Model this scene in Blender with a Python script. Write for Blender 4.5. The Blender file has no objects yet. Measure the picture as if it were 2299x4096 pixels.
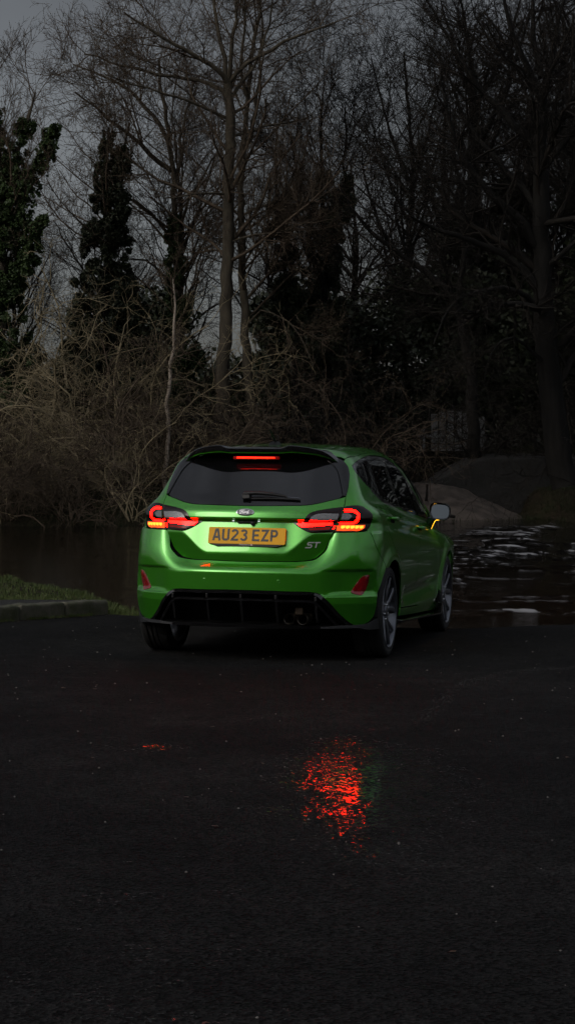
import bpy, bmesh, math, random
import numpy as np
from mathutils import Matrix, Vector, geometry
rng = np.random.default_rng(7)
random.seed(7)
SC = bpy.context.scene
COL = SC.collection
R = math.radians

# ------------------------------------------------------------------ camera
CAM_Z = 1.56                       # metres above the river's surface
cam_d = bpy.data.cameras.new('camera')
cam = bpy.data.objects.new('camera', cam_d); COL.objects.link(cam)
cam_d.sensor_fit = 'VERTICAL'; cam_d.sensor_height = 36.0; cam_d.lens = 7002.0 / 4096 * 36.0
cam_d.clip_end = 3000; cam_d.clip_start = 0.05
cam.location = (0, 0, CAM_Z); cam.rotation_euler = (math.pi / 2 - 0.0369, 0, 0)
SC.camera = cam

# ------------------------------------------------------------------ sky
SUN_EL, SUN_AZ = R(30), R(228)     # azimuth clockwise from +Y: behind the camera, to its left
wd = bpy.data.worlds.new('World'); SC.world = wd; wd.use_nodes = True
nt = wd.node_tree; nt.nodes.clear()
def wn(t, **k):
    n = nt.nodes.new(t)
    for a, v in k.items(): setattr(n, a, v)
    return n
out = wn('ShaderNodeOutputWorld'); bg = wn('ShaderNodeBackground')
sky = wn('ShaderNodeTexSky', sky_type='NISHITA', sun_disc=False, sun_elevation=SUN_EL, sun_rotation=SUN_AZ,
         altitude=60, air_density=1.0, dust_density=3.0, ozone_density=1.0)
hsv = wn('ShaderNodeHueSaturation'); hsv.inputs['Saturation'].default_value = 0.32
tc = wn('ShaderNodeTexCoord'); mp = wn('ShaderNodeMapping'); mp.inputs['Scale'].default_value = (1.0, 1.0, 1.6)
mp.inputs['Location'].default_value = (-2.64, -0.18, 5.77)
no = wn('ShaderNodeTexNoise'); no.inputs['Scale'].default_value = 0.9; no.inputs['Detail'].default_value = 6; no.inputs['Roughness'].default_value = 0.5
rm = wn('ShaderNodeMapRange'); rm.inputs['From Min'].default_value = 0.36; rm.inputs['From Max'].default_value = 0.64
rm.inputs['To Min'].default_value = 0.33; rm.inputs['To Max'].default_value = 1.25
mul = wn('ShaderNodeMixRGB', blend_type='MULTIPLY'); mul.inputs[0].default_value = 1.0
nt.links.new(tc.outputs['Generated'], mp.inputs['Vector']); nt.links.new(mp.outputs[0], no.inputs['Vector'])
nt.links.new(no.outputs[0], rm.inputs['Value']); nt.links.new(sky.outputs[0], hsv.inputs['Color'])
sx = wn('ShaderNodeSeparateXYZ'); nt.links.new(tc.outputs['Generated'], sx.inputs[0])      # an overcast sky is brightest overhead
og = wn('ShaderNodeMapRange'); og.inputs['To Min'].default_value = 0.55; og.inputs['To Max'].default_value = 2.4; nt.links.new(sx.outputs[2], og.inputs['Value'])
mm = wn('ShaderNodeMath', operation='MULTIPLY'); nt.links.new(rm.outputs[0], mm.inputs[0]); nt.links.new(og.outputs[0], mm.inputs[1])
nt.links.new(hsv.outputs[0], mul.inputs[1]); nt.links.new(mm.outputs[0], mul.inputs[2])
nt.links.new(mul.outputs[0], bg.inputs['Color']); nt.links.new(bg.outputs[0], out.inputs['Surface'])
bg.inputs['Strength'].default_value = 0.068

# ------------------------------------------------------------------ sun behind thin cloud
sl = bpy.data.lights.new('sun', 'SUN'); sun = bpy.data.objects.new('sun', sl); COL.objects.link(sun)
sl.energy = 0.5; sl.angle = R(30); sl.color = (1.0, 0.90, 0.78)
sdir = Vector((math.sin(SUN_AZ) * math.cos(SUN_EL), math.cos(SUN_AZ) * math.cos(SUN_EL), math.sin(SUN_EL)))
sun.rotation_euler = sdir.to_track_quat('Z', 'Y').to_euler()
sun.location = sdir * 60

# ------------------------------------------------------------------ exposure
SC.view_settings.view_transform = 'Standard'; SC.view_settings.look = 'None'
SC.view_settings.exposure = 0.0; SC.view_settings.gamma = 1.0; SC.view_settings.use_curve_mapping = False
SC.render.engine = 'CYCLES'
SC.cycles.max_bounces = 4; SC.cycles.diffuse_bounces = 1; SC.cycles.glossy_bounces = 3; SC.cycles.transparent_max_bounces = 4
SC.cycles.caustics_reflective = False; SC.cycles.caustics_refractive = False
SC.cycles.use_denoising = True; SC.cycles.use_adaptive_sampling = True; SC.cycles.adaptive_threshold = 0.02; SC.cycles.adaptive_min_samples = 12

# the road falls 1.6 degrees to the river and 0.7 degrees to the right; car and road share this frame
HC = 1.0876; PSI = R(14.044); ROLL = R(0.7105); SLOPE = 0.0276
def road_matrix():
    roll = Matrix(((math.cos(ROLL), 0, math.sin(ROLL), 0), (0, 1, 0, 0), (-math.sin(ROLL), 0, math.cos(ROLL), 0), (0, 0, 0, 1)))
    return Matrix.Translation((0, 0, CAM_Z)) @ Matrix.Rotation(-SLOPE, 4, 'X') @ roll @ Matrix.Translation((0, 0, -HC))
ROADM = road_matrix()
CARM = ROADM @ Matrix.Translation((-0.2987, 11.3671, 0)) @ Matrix.Rotation(-PSI, 4, 'Z')

# ================================================================== helpers
def mat(name, color=(.5, .5, .5), rough=.5, metal=0.0, spec=.5, coat=0.0, coat_rough=.03, emit=None, estr=0.0, trans=0.0, ior=1.5):
    m = bpy.data.materials.new(name); m.use_nodes = True
    b = m.node_tree.nodes['Principled BSDF']
    b.inputs['Base Color'].default_value = (*color, 1); b.inputs['Roughness'].default_value = rough
    b.inputs['Metallic'].default_value = metal; b.inputs['Specular IOR Level'].default_value = spec
    b.inputs['Coat Weight'].default_value = coat; b.inputs['Coat Roughness'].default_value = coat_rough
    b.inputs['IOR'].default_value = ior
    if trans: b.inputs['Transmission Weight'].default_value = trans
    if emit: b.inputs['Emission Color'].default_value = (*emit, 1); b.inputs['Emission Strength'].default_value = estr
    return m
class NT:
    """small node-graph writer"""
    def __init__(s, m): s.t = m.node_tree; s.b = s.t.nodes['Principled BSDF']
    def n(s, typ, ins=None, **k):
        o = s.t.nodes.new(typ)
        for a, v in k.items(): setattr(o, a, v)
        for a, v in (ins or {}).items(): s.set(o, a, v)
        return o
    def set(s, o, a, v):
        i = o.inputs[a]
        if hasattr(v, 'outputs'): v = v.outputs[0]
        if isinstance(v, bpy.types.NodeSocket): s.t.links.new(v, i)
        else: i.default_value = (*v, 1) if (isinstance(v, tuple) and len(v) == 3 and len(getattr(i, 'default_value', (0,))) == 4) else v
    def coord(s, which='Object', scale=(1, 1, 1), loc=(0, 0, 0)):
        return s.n('ShaderNodeMapping', {'Vector': s.n('ShaderNodeTexCoord').outputs[which], 'Scale': scale, 'Location': loc})
    def noise(s, vec, scale, detail=4, rough=.55): return s.n('ShaderNodeTexNoise', {'Vector': vec, 'Scale': scale, 'Detail': detail, 'Roughness': rough})
    def ramp(s, v, stops):
        r = s.n('ShaderNodeValToRGB', {'Fac': v}); e = r.color_ramp.elements
        while len(e) < len(stops): e.new(.5)
        for q, (p, c) in zip(e, stops): q.position = p; q.color = (*c, 1) if len(c) == 3 else c
        return r
    def mr(s, v, a, b, c, d): return s.n('ShaderNodeMapRange', {'Value': v, 'From Min': a, 'From Max': b, 'To Min': c, 'To Max': d})
    def math(s, op, a, b=0.0): return s.n('ShaderNodeMath', {0: a, 1: b}, operation=op)
    def mix(s, f, a, b, blend='MIX'): return s.n('ShaderNodeMixRGB', {0: f, 1: a, 2: b}, blend_type=blend)
    def bump(s, h, strength, dist, normal=None):
        d = {'Height': h, 'Strength': strength, 'Distance': dist}
        if normal: d['Normal'] = normal
        return s.n('ShaderNodeBump', d)

def mesh_from(name, V, F):
    """V (n,3) array, F list of index tuples or an int array of equal faces"""
    me = bpy.data.meshes.new(name)
    V = np.asarray(V, np.float32)
    if isinstance(F, np.ndarray):
        k = F.shape[1]; nf = len(F)
        me.vertices.add(len(V)); me.vertices.foreach_set('co', V.ravel())
        me.loops.add(nf * k); me.loops.foreach_set('vertex_index', F.ravel().astype(np.int32))
        me.polygons.add(nf); me.polygons.foreach_set('loop_start', np.arange(0, nf * k, k, dtype=np.int32))
        me.polygons.foreach_set('loop_total', np.full(nf, k, np.int32))
        me.update(calc_edges=True)
    else:
        me.from_pydata(V.tolist(), [], F); me.update()
    return me
def smooth(me, on=True): me.polygons.foreach_set('use_smooth', np.full(len(me.polygons), on)); return me
def link(name, me, m=None, parent=None):
    o = bpy.data.objects.new(name, me); COL.objects.link(o)
    if m is not None and me is not None and not me.materials: me.materials.append(m)
    if parent is not None: o.parent = parent
    return o
def obj(name, V, F, m, parent=None, sm=False):
    me = mesh_from(name, V, F)
    if sm: smooth(me)
    return link(name, me, m, parent)
def tag(o, label=None, cat=None, group=None, kind=None):
    for k, v in (('label', label), ('category', cat), ('group', group), ('kind', kind)):
        if v: o[k] = v
    return o
def empty(name, loc=(0, 0, 0), rz=0):
    o = bpy.data.objects.new(name, None); COL.objects.link(o); o.location = loc; o.rotation_euler = (0, 0, rz); return o

class MB:
    """collects simple solids into one mesh"""
    def __init__(s): s.V = []; s.F = []
    def add(s, V, F):
        b = len(s.V); s.V += [tuple(v) for v in V]; s.F += [tuple(b + i for i in f) for f in F]; return s
    def box(s, c, d, rot=None, taper=1.0):
        x, y, z = d[0] / 2, d[1] / 2, d[2] / 2
        P = [(-x, -y, -z), (x, -y, -z), (x, y, -z), (-x, y, -z), (-x * taper, -y * taper, z), (x * taper, -y * taper, z), (x * taper, y * taper, z), (-x * taper, y * taper, z)]
        if rot is not None: P = [rot @ Vector(p) for p in P]
        return s.add([(p[0] + c[0], p[1] + c[1], p[2] + c[2]) for p in P], [(0, 3, 2, 1), (4, 5, 6, 7), (0, 1, 5, 4), (1, 2, 6, 5), (2, 3, 7, 6), (3, 0, 4, 7)])
    def tube(s, pts, rad, n=8, cap=True):
        pts = [Vector(p) for p in pts]; k = len(pts); b0 = []
        rad = rad if hasattr(rad, '__len__') else [rad] * k
        up = Vector((0, 0, 1)); V = []; F = []
        for i, p in enumerate(pts):
            t = (pts[min(i + 1, k - 1)] - pts[max(i - 1, 0)]).normalized()
            a = t.cross(up if abs(t.z) < .95 else Vector((1, 0, 0))).normalized(); b = t.cross(a)
            for j in range(n):
                q = 2 * math.pi * j / n; V.append(p + a * math.cos(q) * rad[i] + b * math.sin(q) * rad[i])
        for i in range(k - 1):
            for j in range(n): F.append((i * n + j, (i + 1) * n + j, (i + 1) * n + (j + 1) % n, i * n + (j + 1) % n))
        if cap: F.append(tuple(range(n))); F.append(tuple((k - 1) * n + j for j in reversed(range(n))))
        return s.add(V, F)
    def lathe(s, prof, n=48, axis='X', c=(0, 0, 0), closed=True):
        """prof: (offset along axis, radius)"""
        V = []; F = []; k = len(prof)
        for j in range(n):
            q = 2 * math.pi * j / n
            for a, r in prof:
                u, v = r * math.cos(q), r * math.sin(q)
                p = (a, u, v) if axis == 'X' else (u, a, v) if axis == 'Y' else (u, v, a)
                V.append((p[0] + c[0], p[1] + c[1], p[2] + c[2]))
        m = k if closed else k - 1
        for j in range(n):
            for i in range(m):
                F.append((j * k + i, j * k + (i + 1) % k, ((j + 1) % n) * k + (i + 1) % k, ((j + 1) % n) * k + i))
        return s.add(V, F)
    def build(s, name, m, parent=None, sm=False, bevel=0.0, recalc=True):
        me = bpy.data.meshes.new(name); me.from_pydata(s.V, [], s.F); me.update()
        if recalc or bevel:
            bm = bmesh.new(); bm.from_mesh(me); bmesh.ops.recalc_face_normals(bm, faces=bm.faces)
            if bevel: bmesh.ops.bevel(bm, geom=[e for e in bm.edges if len(e.link_faces) == 2 and e.calc_face_angle(0) > .5], offset=bevel, segments=2, affect='EDGES', profile=.5)
            bm.to_mesh(me); bm.free()
        if sm:
            smooth(me); 
            try: me.set_sharp_from_angle(angle=R(35))
            except Exception: pass
        return link(name, me, m, parent)
def stroke2d(path, w, closed=False):
    """a thick flat polyline with mitred joints -> (V2, quads)"""
    p = [Vector(q) for q in path]; p = [q for i, q in enumerate(p) if i == 0 or (q - p[i - 1]).length > 1e-5]; n = len(p); L = []; Rr = []
    for i in range(n):
        a = p[i] - p[i - 1] if (i or closed) else p[1] - p[0]
        b = p[(i + 1) % n] - p[i] if (i < n - 1 or closed) else p[-1] - p[-2]
        a.normalize(); b.normalize(); t = (a + b); t = t.normalized() if t.length > 1e-6 else a
        nn = Vector((-t.y, t.x)); k = 1 / max(.45, nn.dot(Vector((-a.y, a.x))))
        L.append(p[i] + nn * w / 2 * k); Rr.append(p[i] - nn * w / 2 * k)
    V = L + Rr; m = n if closed else n - 1
    return V, [(i, n + i, n + (i + 1) % n, (i + 1) % n) for i in range(m)]
def strokes(name, paths, w, place, m, parent, depth=.002, closed=()):
    """letters: 2-D strokes carried to 3-D by place(u, v, d), extruded by depth"""
    mb = MB()
    for i, path in enumerate(paths):
        V, F = stroke2d(path, w, i in closed); n = len(V); h = n // 2
        P = [place(v.x, v.y, depth + .00012 * (i % 5)) for v in V] + [place(v.x, v.y, 0) for v in V]
        G = list(F); k = len(F)
        for (a, b, c, d) in F: G += [(a, d, d + n, a + n), (c, b, b + n, c + n)]
        G += [(0, h, h + n, n), (h - 1, h - 1 + n, h - 1 + h + n, h - 1 + h)] if i not in closed else []
        mb.add(P, G)
    return mb.build(name, m, parent)
def arc(cx, cy, rx, ry, a0, a1, n=8): return [(cx + rx * math.cos(R(a0 + (a1 - a0) * i / n)), cy + ry * math.sin(R(a0 + (a1 - a0) * i / n))) for i in range(n + 1)]

# ================================================================== ground, road, river
near_shore = np.array([(-60, 40), (-20, 30), (-6, 24), (-3.4, 20.3), (-1.95, 17.6), (-1.35, 16.2), (0, 15.4), (1.38, 14.62), (2.5, 15.25), (6, 17), (20, 23), (60, 34)], float)
far_shore = np.array([(-60, 34), (-20, 34.2), (-5.6, 34.2), (-2.5, 34.6), (1.5, 36.4), (2.9, 36.9), (6.2, 37.5), (20, 39), (60, 46)], float)
def sstep(a, b, x): t = np.clip((x - a) / (b - a), 0, 1); return t * t * (3 - 2 * t)
def road_z(x, y): return CAM_Z - HC - SLOPE * y - .0124 * x
def vnoise(x, y, s, seed=0):
    """cheap smooth value noise"""
    x = np.asarray(x) * s + seed * 17.3; y = np.asarray(y) * s + seed * 5.7
    xi, yi = np.floor(x), np.floor(y); fx, fy = x - xi, y - yi; fx = fx * fx * (3 - 2 * fx); fy = fy * fy * (3 - 2 * fy)
    h = lambda a, b: (np.sin(a * 127.1 + b * 311.7 + seed) * 43758.5453) % 1.0
    return (h(xi, yi) * (1 - fx) + h(xi + 1, yi) * fx) * (1 - fy) + (h(xi, yi + 1) * (1 - fx) + h(xi + 1, yi + 1) * fx) * fy
def ground_z(x, y):
    x = np.asarray(x, float); y = np.asarray(y, float)
    ns = np.interp(x, near_shore[:, 0], near_shore[:, 1]); fs = np.interp(x, far_shore[:, 0], far_shore[:, 1])
    left = sstep(-1.2, -2.2, x)
    nearz = road_z(x, np.minimum(y, 16)) - .03 + left * (.10 * sstep(15.2, 16.4, y + (x + 2) * -1.3) - .02)
    nearz = np.where(y > 60, 0, nearz)
    w1 = sstep(ns - .05 - .5 * left, ns + .45 + .6 * left, y)
    r = y - fs - 3.6 * sstep(.7, 1.6, x) * sstep(5.9, 4.9, x)
    right = sstep(0.5, 3.5, x)
    farz = .58 * sstep(0, 2.0, r) + (.25 + .70 * right) * sstep(1.5, 7.5, r) + .9 * sstep(8, 40, r) + 6.0 * sstep(70, 170, y) * (1 + .25 * (vnoise(x, y, .02, 3) - .5)) + .12 * (vnoise(x, y, .6, 1) - .5) * sstep(0, 1, r)
    w2 = sstep(fs - .5, fs + .15, y)
    return nearz * (1 - w1) + w1 * (-.6 * (1 - w2) + w2 * (farz - .04))
def grid_mesh(xs, ys, zf):
    X, Y = np.meshgrid(xs, ys); V = np.c_[X.ravel(), Y.ravel(), zf(X, Y).ravel()]; nx, ny = len(xs), len(ys)
    i = np.arange(nx - 1)[None, :] + np.arange(ny - 1)[:, None] * nx
    return V, np.stack([i, i + 1, i + nx + 1, i + nx], -1).reshape(-1, 4)
M_soil = mat('bank_soil', (.03, .025, .018), rough=.95, spec=.15)
g = NT(M_soil); c0 = g.coord('Object'); n1 = g.noise(c0, 1.3, 6); n2 = g.noise(c0, 14, 5)
g.set(g.b, 'Base Color', g.mix(g.mr(n2, .35, .7, 0, 1), g.mix(g.mr(n1, .4, .6, 0, 1), (.014, .011, .007), (.010, .016, .005)), (.026, .017, .010)))
g.set(g.b, 'Normal', g.bump(n2, .8, .08))
xs = np.r_[np.linspace(-90, -14, 20), np.linspace(-13, 13, 150), np.linspace(14, 90, 20)]
ys = np.r_[np.linspace(-70, 12, 30), np.linspace(12.5, 24, 110), np.linspace(24.5, 33, 12), np.linspace(33.3, 48, 90), np.linspace(49, 230, 50)]
V, F = grid_mesh(xs, ys, ground_z)
gr = obj('ground', V, F, M_soil, sm=True); tag(gr, 'dark leaf-strewn earth of the river banks', kind='structure')

# ---- asphalt
M_road = mat('worn_asphalt', (.03, .03, .03), rough=.8, spec=.35)
g = NT(M_road); c0 = g.coord('Object')
big = g.noise(c0, .55, 5, .6); mid = g.noise(c0, 5, 5, .6); fine = g.noise(c0, 85, 3, .7)
vor = g.n('ShaderNodeTexVoronoi', {'Vector': c0, 'Scale': 105.0}); vor2 = g.n('ShaderNodeTexVoronoi', {'Vector': c0, 'Scale': 34.0})
col = g.mix(g.mr(big, .35, .65, 0, 1), (.0065, .0065, .0069), (.0185, .018, .0178))
col = g.mix(g.mr(mid, .4, .65, 0, .6), col, (.009, .009, .009))
speck = g.mr(vor.outputs['Color'], .25, 1.0, .35, 2.1)
col = g.mix(1.0, col, g.n('ShaderNodeCombineXYZ', {0: speck, 1: speck, 2: speck}), 'MULTIPLY')
# damp hollows left by the rain
sep = g.n('ShaderNodeSeparateXYZ', {0: c0})
warp = g.noise(c0, 2.6, 5, .62); warp2 = g.noise(c0, 9, 4, .65); warp3 = g.noise(c0, 46, 3, .6)
def blob(cx, cy, rx, ry):
    a = g.math('DIVIDE', g.math('SUBTRACT', sep.outputs[0], cx), rx); b_ = g.math('DIVIDE', g.math('SUBTRACT', sep.outputs[1], cy), ry)
    return g.math('SUBTRACT', 1.0, g.math('SQRT', g.math('ADD', g.math('MULTIPLY', a, a), g.math('MULTIPLY', b_, b_))))
pud = blob(.34, 6.60, .42, 1.45)
spot = blob(-.54, 7.50, .17, .16); trail = blob(-.26, 4.0, .16, .55)
field = g.math('MAXIMUM', pud, g.math('MAXIMUM', g.math('MULTIPLY', spot, .45), g.math('MULTIPLY', trail, .12)))
field = g.math('ADD', field, g.math('MULTIPLY', g.math('SUBTRACT', warp, .5), 1.5)); field = g.math('ADD', field, g.math('MULTIPLY', g.math('SUBTRACT', warp2, .5), .9))
patchy = g.math('ADD', field, g.math('MULTIPLY', g.math('SUBTRACT', warp3, .605), 7.0))
wet = g.math('MULTIPLY', g.mr(patchy, .16, .26, 0, 1), g.mr(field, -.05, .3, 0, 1)); pool = g.mr(field, .66, .72, 0, 1)
col = g.mix(wet, col, g.mix(1.0, col, (.4, .4, .4), 'MULTIPLY'))
g.set(g.b, 'Base Color', col)
g.set(g.b, 'Roughness', g.math('SUBTRACT', g.math('SUBTRACT', g.mr(mid, .3, .7, .78, .86), g.math('MULTIPLY', wet, .72)), g.math('MULTIPLY', pool, .04)))
g.set(g.b, 'Specular IOR Level', g.mr(wet, 0, 1, .05, .50))
h = g.math('ADD', g.math('MULTIPLY', vor.outputs['Distance'], .55), g.math('ADD', g.math('MULTIPLY', fine, .6), g.math('MULTIPLY', vor2.outputs['Distance'], .12)))
bs = g.math('SUBTRACT', .90, g.math('ADD', g.math('MULTIPLY', wet, .785), g.math('MULTIPLY', pool, .09)))
bn = g.n('ShaderNodeBump', {'Height': h, 'Strength': bs, 'Distance': .008}); g.set(g.b, 'Normal', bn)
edge = [(-45, -45), (45, -45), (45, 13), (20, 17.5), (6, 16.1), (4.2, 15.75), (3.2, 15.42), (2.51, 15.2), (2.0, 14.92), (1.7, 14.66), (1.38, 14.53), (.9, 14.62), (.3, 15.0), (-.5, 15.35), (-1.0, 15.5), (-1.32, 15.60), (-1.66, 15.80), (-2.5, 16.8), (-6, 20), (-45, 22)]
pe = catmull2 = []
for i, p in enumerate(edge):
    q = edge[(i + 1) % len(edge)]; k = 6 if 4 < i < 17 else 1
    for j in range(k):
        t = j / k; jx = random.uniform(-.012, .012) if k > 1 else 0; pe.append((p[0] * (1 - t) + q[0] * t, p[1] * (1 - t) + q[1] * t + jx, 0))
n = len(pe)
rd = MB().add(pe + [(x, y, -.06) for x, y, z in pe], [tuple(range(n))] + [(i, n + i, n + (i + 1) % n, (i + 1) % n) for i in range(n)]).build('road', M_road)
rd.matrix_world = ROADM; tag(rd, 'dark worn asphalt sloping to the river, with a puddle', kind='structure')

# ---- river
GLINT = {}
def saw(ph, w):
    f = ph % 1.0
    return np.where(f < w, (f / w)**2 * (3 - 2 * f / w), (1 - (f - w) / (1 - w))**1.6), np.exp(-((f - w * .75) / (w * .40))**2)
def water_h(X, Y):
    lx = 2.05 + (Y - 20.8) * .222                                      # weir line, from near the car to the far bank
    dd = X - lx + .5 * (vnoise(X, Y, .5, 5) - .5)                           # left of it calm, right of it broken
    face = np.exp(-((dd + .60) / .80)**2) * sstep(18.5, 20, Y) * sstep(36, 33, Y); rap = sstep(-.25, .5, dd) * sstep(14.9, 16.2, Y)
    z = .006 * (vnoise(X * .35, Y, 1.1, 2) - .5)
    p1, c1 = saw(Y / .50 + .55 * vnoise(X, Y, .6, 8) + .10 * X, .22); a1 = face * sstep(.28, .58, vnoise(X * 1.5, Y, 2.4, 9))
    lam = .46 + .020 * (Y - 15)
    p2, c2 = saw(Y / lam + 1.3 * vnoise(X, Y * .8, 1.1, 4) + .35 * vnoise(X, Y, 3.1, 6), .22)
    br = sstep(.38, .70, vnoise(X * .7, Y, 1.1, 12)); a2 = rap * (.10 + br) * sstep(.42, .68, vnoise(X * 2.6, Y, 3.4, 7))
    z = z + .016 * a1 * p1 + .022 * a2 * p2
    glint = a1 * c1 * .8 + a2 * c2 * br * .6  # how much painted sky glint each wave crest carries
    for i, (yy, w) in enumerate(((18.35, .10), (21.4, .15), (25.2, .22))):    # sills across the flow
        q = np.exp(-((Y - yy - .5 * (vnoise(X, Y * 0, .7, i + 30) - .5)) / w)**2) * rap * sstep(.35, .6, vnoise(X * 1.3, Y, 1.5, 31 + i)); z = z + .016 * q; glint = glint + .22 * q
    edge = np.exp(-((dd + .02) / .16)**2) * sstep(19.5, 21, Y) * sstep(.42, .62, vnoise(X, Y, 2.2, 33)); glint = glint + .7 * edge; z = z + .015 * edge
    glint = glint * sstep(.42, .66, vnoise(X * .5, Y, 5.0, 40) * .6 + vnoise(X * 2, Y, 9.0, 41) * .4)
    GLINT['f'] = np.clip(glint, 0, 1)
    return z - .05 * rap
M_water = mat('river_water', (.010, .006, .003), rough=.035, spec=.5, ior=1.33)
g = NT(M_water); c0 = g.coord('Object', (1, 1, 1)); sp_ = g.n('ShaderNodeSeparateXYZ', {0: c0})
shal = g.mr(g.math('SUBTRACT', sp_.outputs[1], g.math('MULTIPLY', sp_.outputs[0], .5)), 13.5, 24, 1, 0)
g.set(g.b, 'Base Color', g.mix(shal, (.0016, .0011, .0009), (.012, .006, .0026)))
fm = g.n('ShaderNodeAttribute', attribute_name='glint'); g.set(g.b, 'Base Color', g.mix(fm.outputs['Fac'], g.b.inputs['Base Color'].links[0].from_node, (.42, .42, .44))); g.set(g.b, 'Roughness', g.mr(fm.outputs['Fac'], 0, .5, .035, .5))  # pale matt colour stands in for the sky's glints on the crests
nb1 = g.noise(g.coord('Object', (1, 3, 1)), 1.6, 4, .6); nb2 = g.noise(g.coord('Object', (1, 2.6, 1)), 9, 5, .65)
g.set(g.b, 'Normal', g.bump(g.math('ADD', g.math('MULTIPLY', nb1, .6), g.math('MULTIPLY', nb2, .4)), .22, .05))
xs = np.r_[np.linspace(-60, -9, 12), np.linspace(-8, 1.0, 40), np.linspace(1.1, 7.5, 220), np.linspace(8, 60, 14)]
ys = np.r_[np.linspace(13, 14.3, 4), np.linspace(14.4, 25, 300), np.linspace(25.05, 37.8, 190), np.linspace(38.5, 50, 8)]
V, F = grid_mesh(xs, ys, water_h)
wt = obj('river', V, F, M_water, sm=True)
at_ = wt.data.color_attributes.new('glint', 'FLOAT_COLOR', 'POINT'); at_.data.foreach_set('color', np.repeat(GLINT['f'].ravel(), 4).astype(np.float32))
tag(wt, 'dark peat-brown river over a low weir, sky glints painted on its ripples', kind='structure')

# ---------- body surface of the hatchback, car frame: X right, Y forward, Z up, origin rear centre on the road
def ip(x,xs,ys):
    """smooth (pchip-like) interpolation"""
    xs=np.asarray(xs,float);ys=np.asarray(ys,float);x=np.asarray(x,float)
    h=np.diff(xs);d=np.diff(ys)/h;m=np.zeros_like(xs)
    m[1:-1]=np.where(d[:-1]*d[1:]>0,2*d[:-1]*d[1:]/np.where(d[:-1]+d[1:]==0,1,d[:-1]+d[1:]),0)
    m[0]=d[0];m[-1]=d[-1]
    i=np.clip(np.searchsorted(xs,x)-1,0,len(xs)-2);t=(x-xs[i])/h[i]
    tc=np.clip(t,0,1)
    r=(1+2*tc)*(1-tc)**2*ys[i]+tc*(1-tc)**2*h[i]*m[i]+tc*tc*(3-2*tc)*ys[i+1]+tc*tc*(tc-1)*h[i]*m[i+1]
    r=r+np.where(t<0,(x-xs[0])*m[0],0)+np.where(t>1,(x-xs[-1])*m[-1],0)
    return r
def ss(a,b,x):
    t=np.clip((x-a)/(b-a),0,1);return t*t*(3-2*t)
def smax(a,b,k): return np.maximum(a,b)+np.maximum(k-np.abs(a-b),0)**2/(4*k)
def smin(a,b,k): return np.minimum(a,b)-np.maximum(k-np.abs(a-b),0)**2/(4*k)
MODE='all'
WY,WB,WZ=.745,2.493,.311
def Yrear(x,z):
    x=np.abs(x)
    q=.5*x**2.5
    # hatch: crease line height
    zc=.708+.132*ss(.25,.47,x)
    hat=.078+smax(.16*(zc-z),.28*(z-zc),.006)
    hat=np.where(z>.94,0,hat)
    up=ip(z,[.94,.975,1.02,1.06,1.10,1.36,1.45],[.086,.096,.132,.168,.205,.425,.50])
    w=ss(.914,.938,z)
    up2=np.where(z<.94,.086,up)
    yh=hat*(1-w)+up2*w
    yh=np.where(z>.94,up,yh)
    # bumper
    zs=.60+.13*ss(.42,.80,x)
    sl=1.45-1.08*ss(.30,.62,x)
    bum=smax(sl*(z-zs),.06*(zs-z),.03)
    # lower valance at the corners
    lw=ss(.42,.52,x)
    low=-.012*ss(.445,.435,z)*lw+ .014*ss(.45,.50,z)*lw*0 + np.maximum(.39-z,0)*.32
    bum=bum+low
    # reflector pocket
    pk=ss(.50,.66,x)*ss(.612,.598,z)*ss(.43,.47,z)*ss(.835,.80,x+.10*(z-.5))
    bum=bum+.026*pk
    if MODE=='gate': return yh+q
    if MODE=='bumper': return bum+q
    zb=np.interp(x,[0,.2,.42,.465,.49,.525,.545,.567,.60],[.6545,.657,.666,.678,.70,.736,.79,.851,.855])
    wb=ss(zb+.003,zb-.003,z)
    y=yh*(1-wb)+bum*wb
    return y+q
def Xside(y,z):
    zz=z+.065*(y-1.2)*ss(.6,.85,z)
    low=ip(zz,[.12,.2,.28,.36,.50,.62,.74,.82,.88,.93,.97,1.01,1.06],[.795,.815,.832,.838,.847,.857,.860,.852,.838,.815,.788,.760,.735])
    gre=.757-.335*(z-1.0)-.12*np.maximum(z-1.3,0)
    w=ss(.965,1.05,zz);b=low*(1-w)+gre*w
    # rear haunch fuller at the shoulder
    b=b+.022*ss(1.5,.5,y)*np.exp(-((z-.97)/.06)**2)
    # rear plan taper
    t=np.maximum(.95-y,0)
    b=b-(.05*t**2+.02*t)*ss(.75,.95,z)-.075*t**1.6*ss(1.05,1.25,z)-.06*t**2*ss(.95,.75,z)
    t2=np.maximum(y-2.1,0)
    b=b-.030*t2**2*ss(.95,1.05,z)-.022*np.maximum(y-2.6,0)**2
    # wheel arch flares
    for yc in (WY,WY+WB):
        r=np.sqrt((y-yc)**2+(z-WZ)**2)
        b=b+.020*ss(.46,.37,r)*ss(.10,.25,z)
    # door lower scallop
    dm=ss(1.2,1.45,y)*ss(2.85,2.6,y)
    b=b-.030*dm*np.exp(-((z-.40-.02*(y-1.9))/.055)**2)+.006*dm*ss(.34,.30,z)
    # shoulder crease through the handles
    zc=1.0-.068*y
    b=b-.010*ss(.0,.9,y)*ss(3.2,2.6,y)*ss(zc-.11,zc-.045,z)*ss(zc+.02,zc-.03,z)
    return b
def Zroof(x,y):
    z=ip(y,[.2,.35,.6,.85,1.2,1.6,1.95,2.2,2.55,3.02,3.15,3.5,3.85,4.06],[1.375,1.40,1.423,1.441,1.462,1.472,1.460,1.425,1.285,1.035,.985,.935,.84,.70])
    return z-.06*x**2-.12*np.abs(x)**3*ss(2.6,2.0,y)-.06*x**2*ss(2.9,3.2,y)
def Yfront(x,z): return 4.06-.35*x**2-.25*np.maximum(z-.6,0)**2
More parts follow.
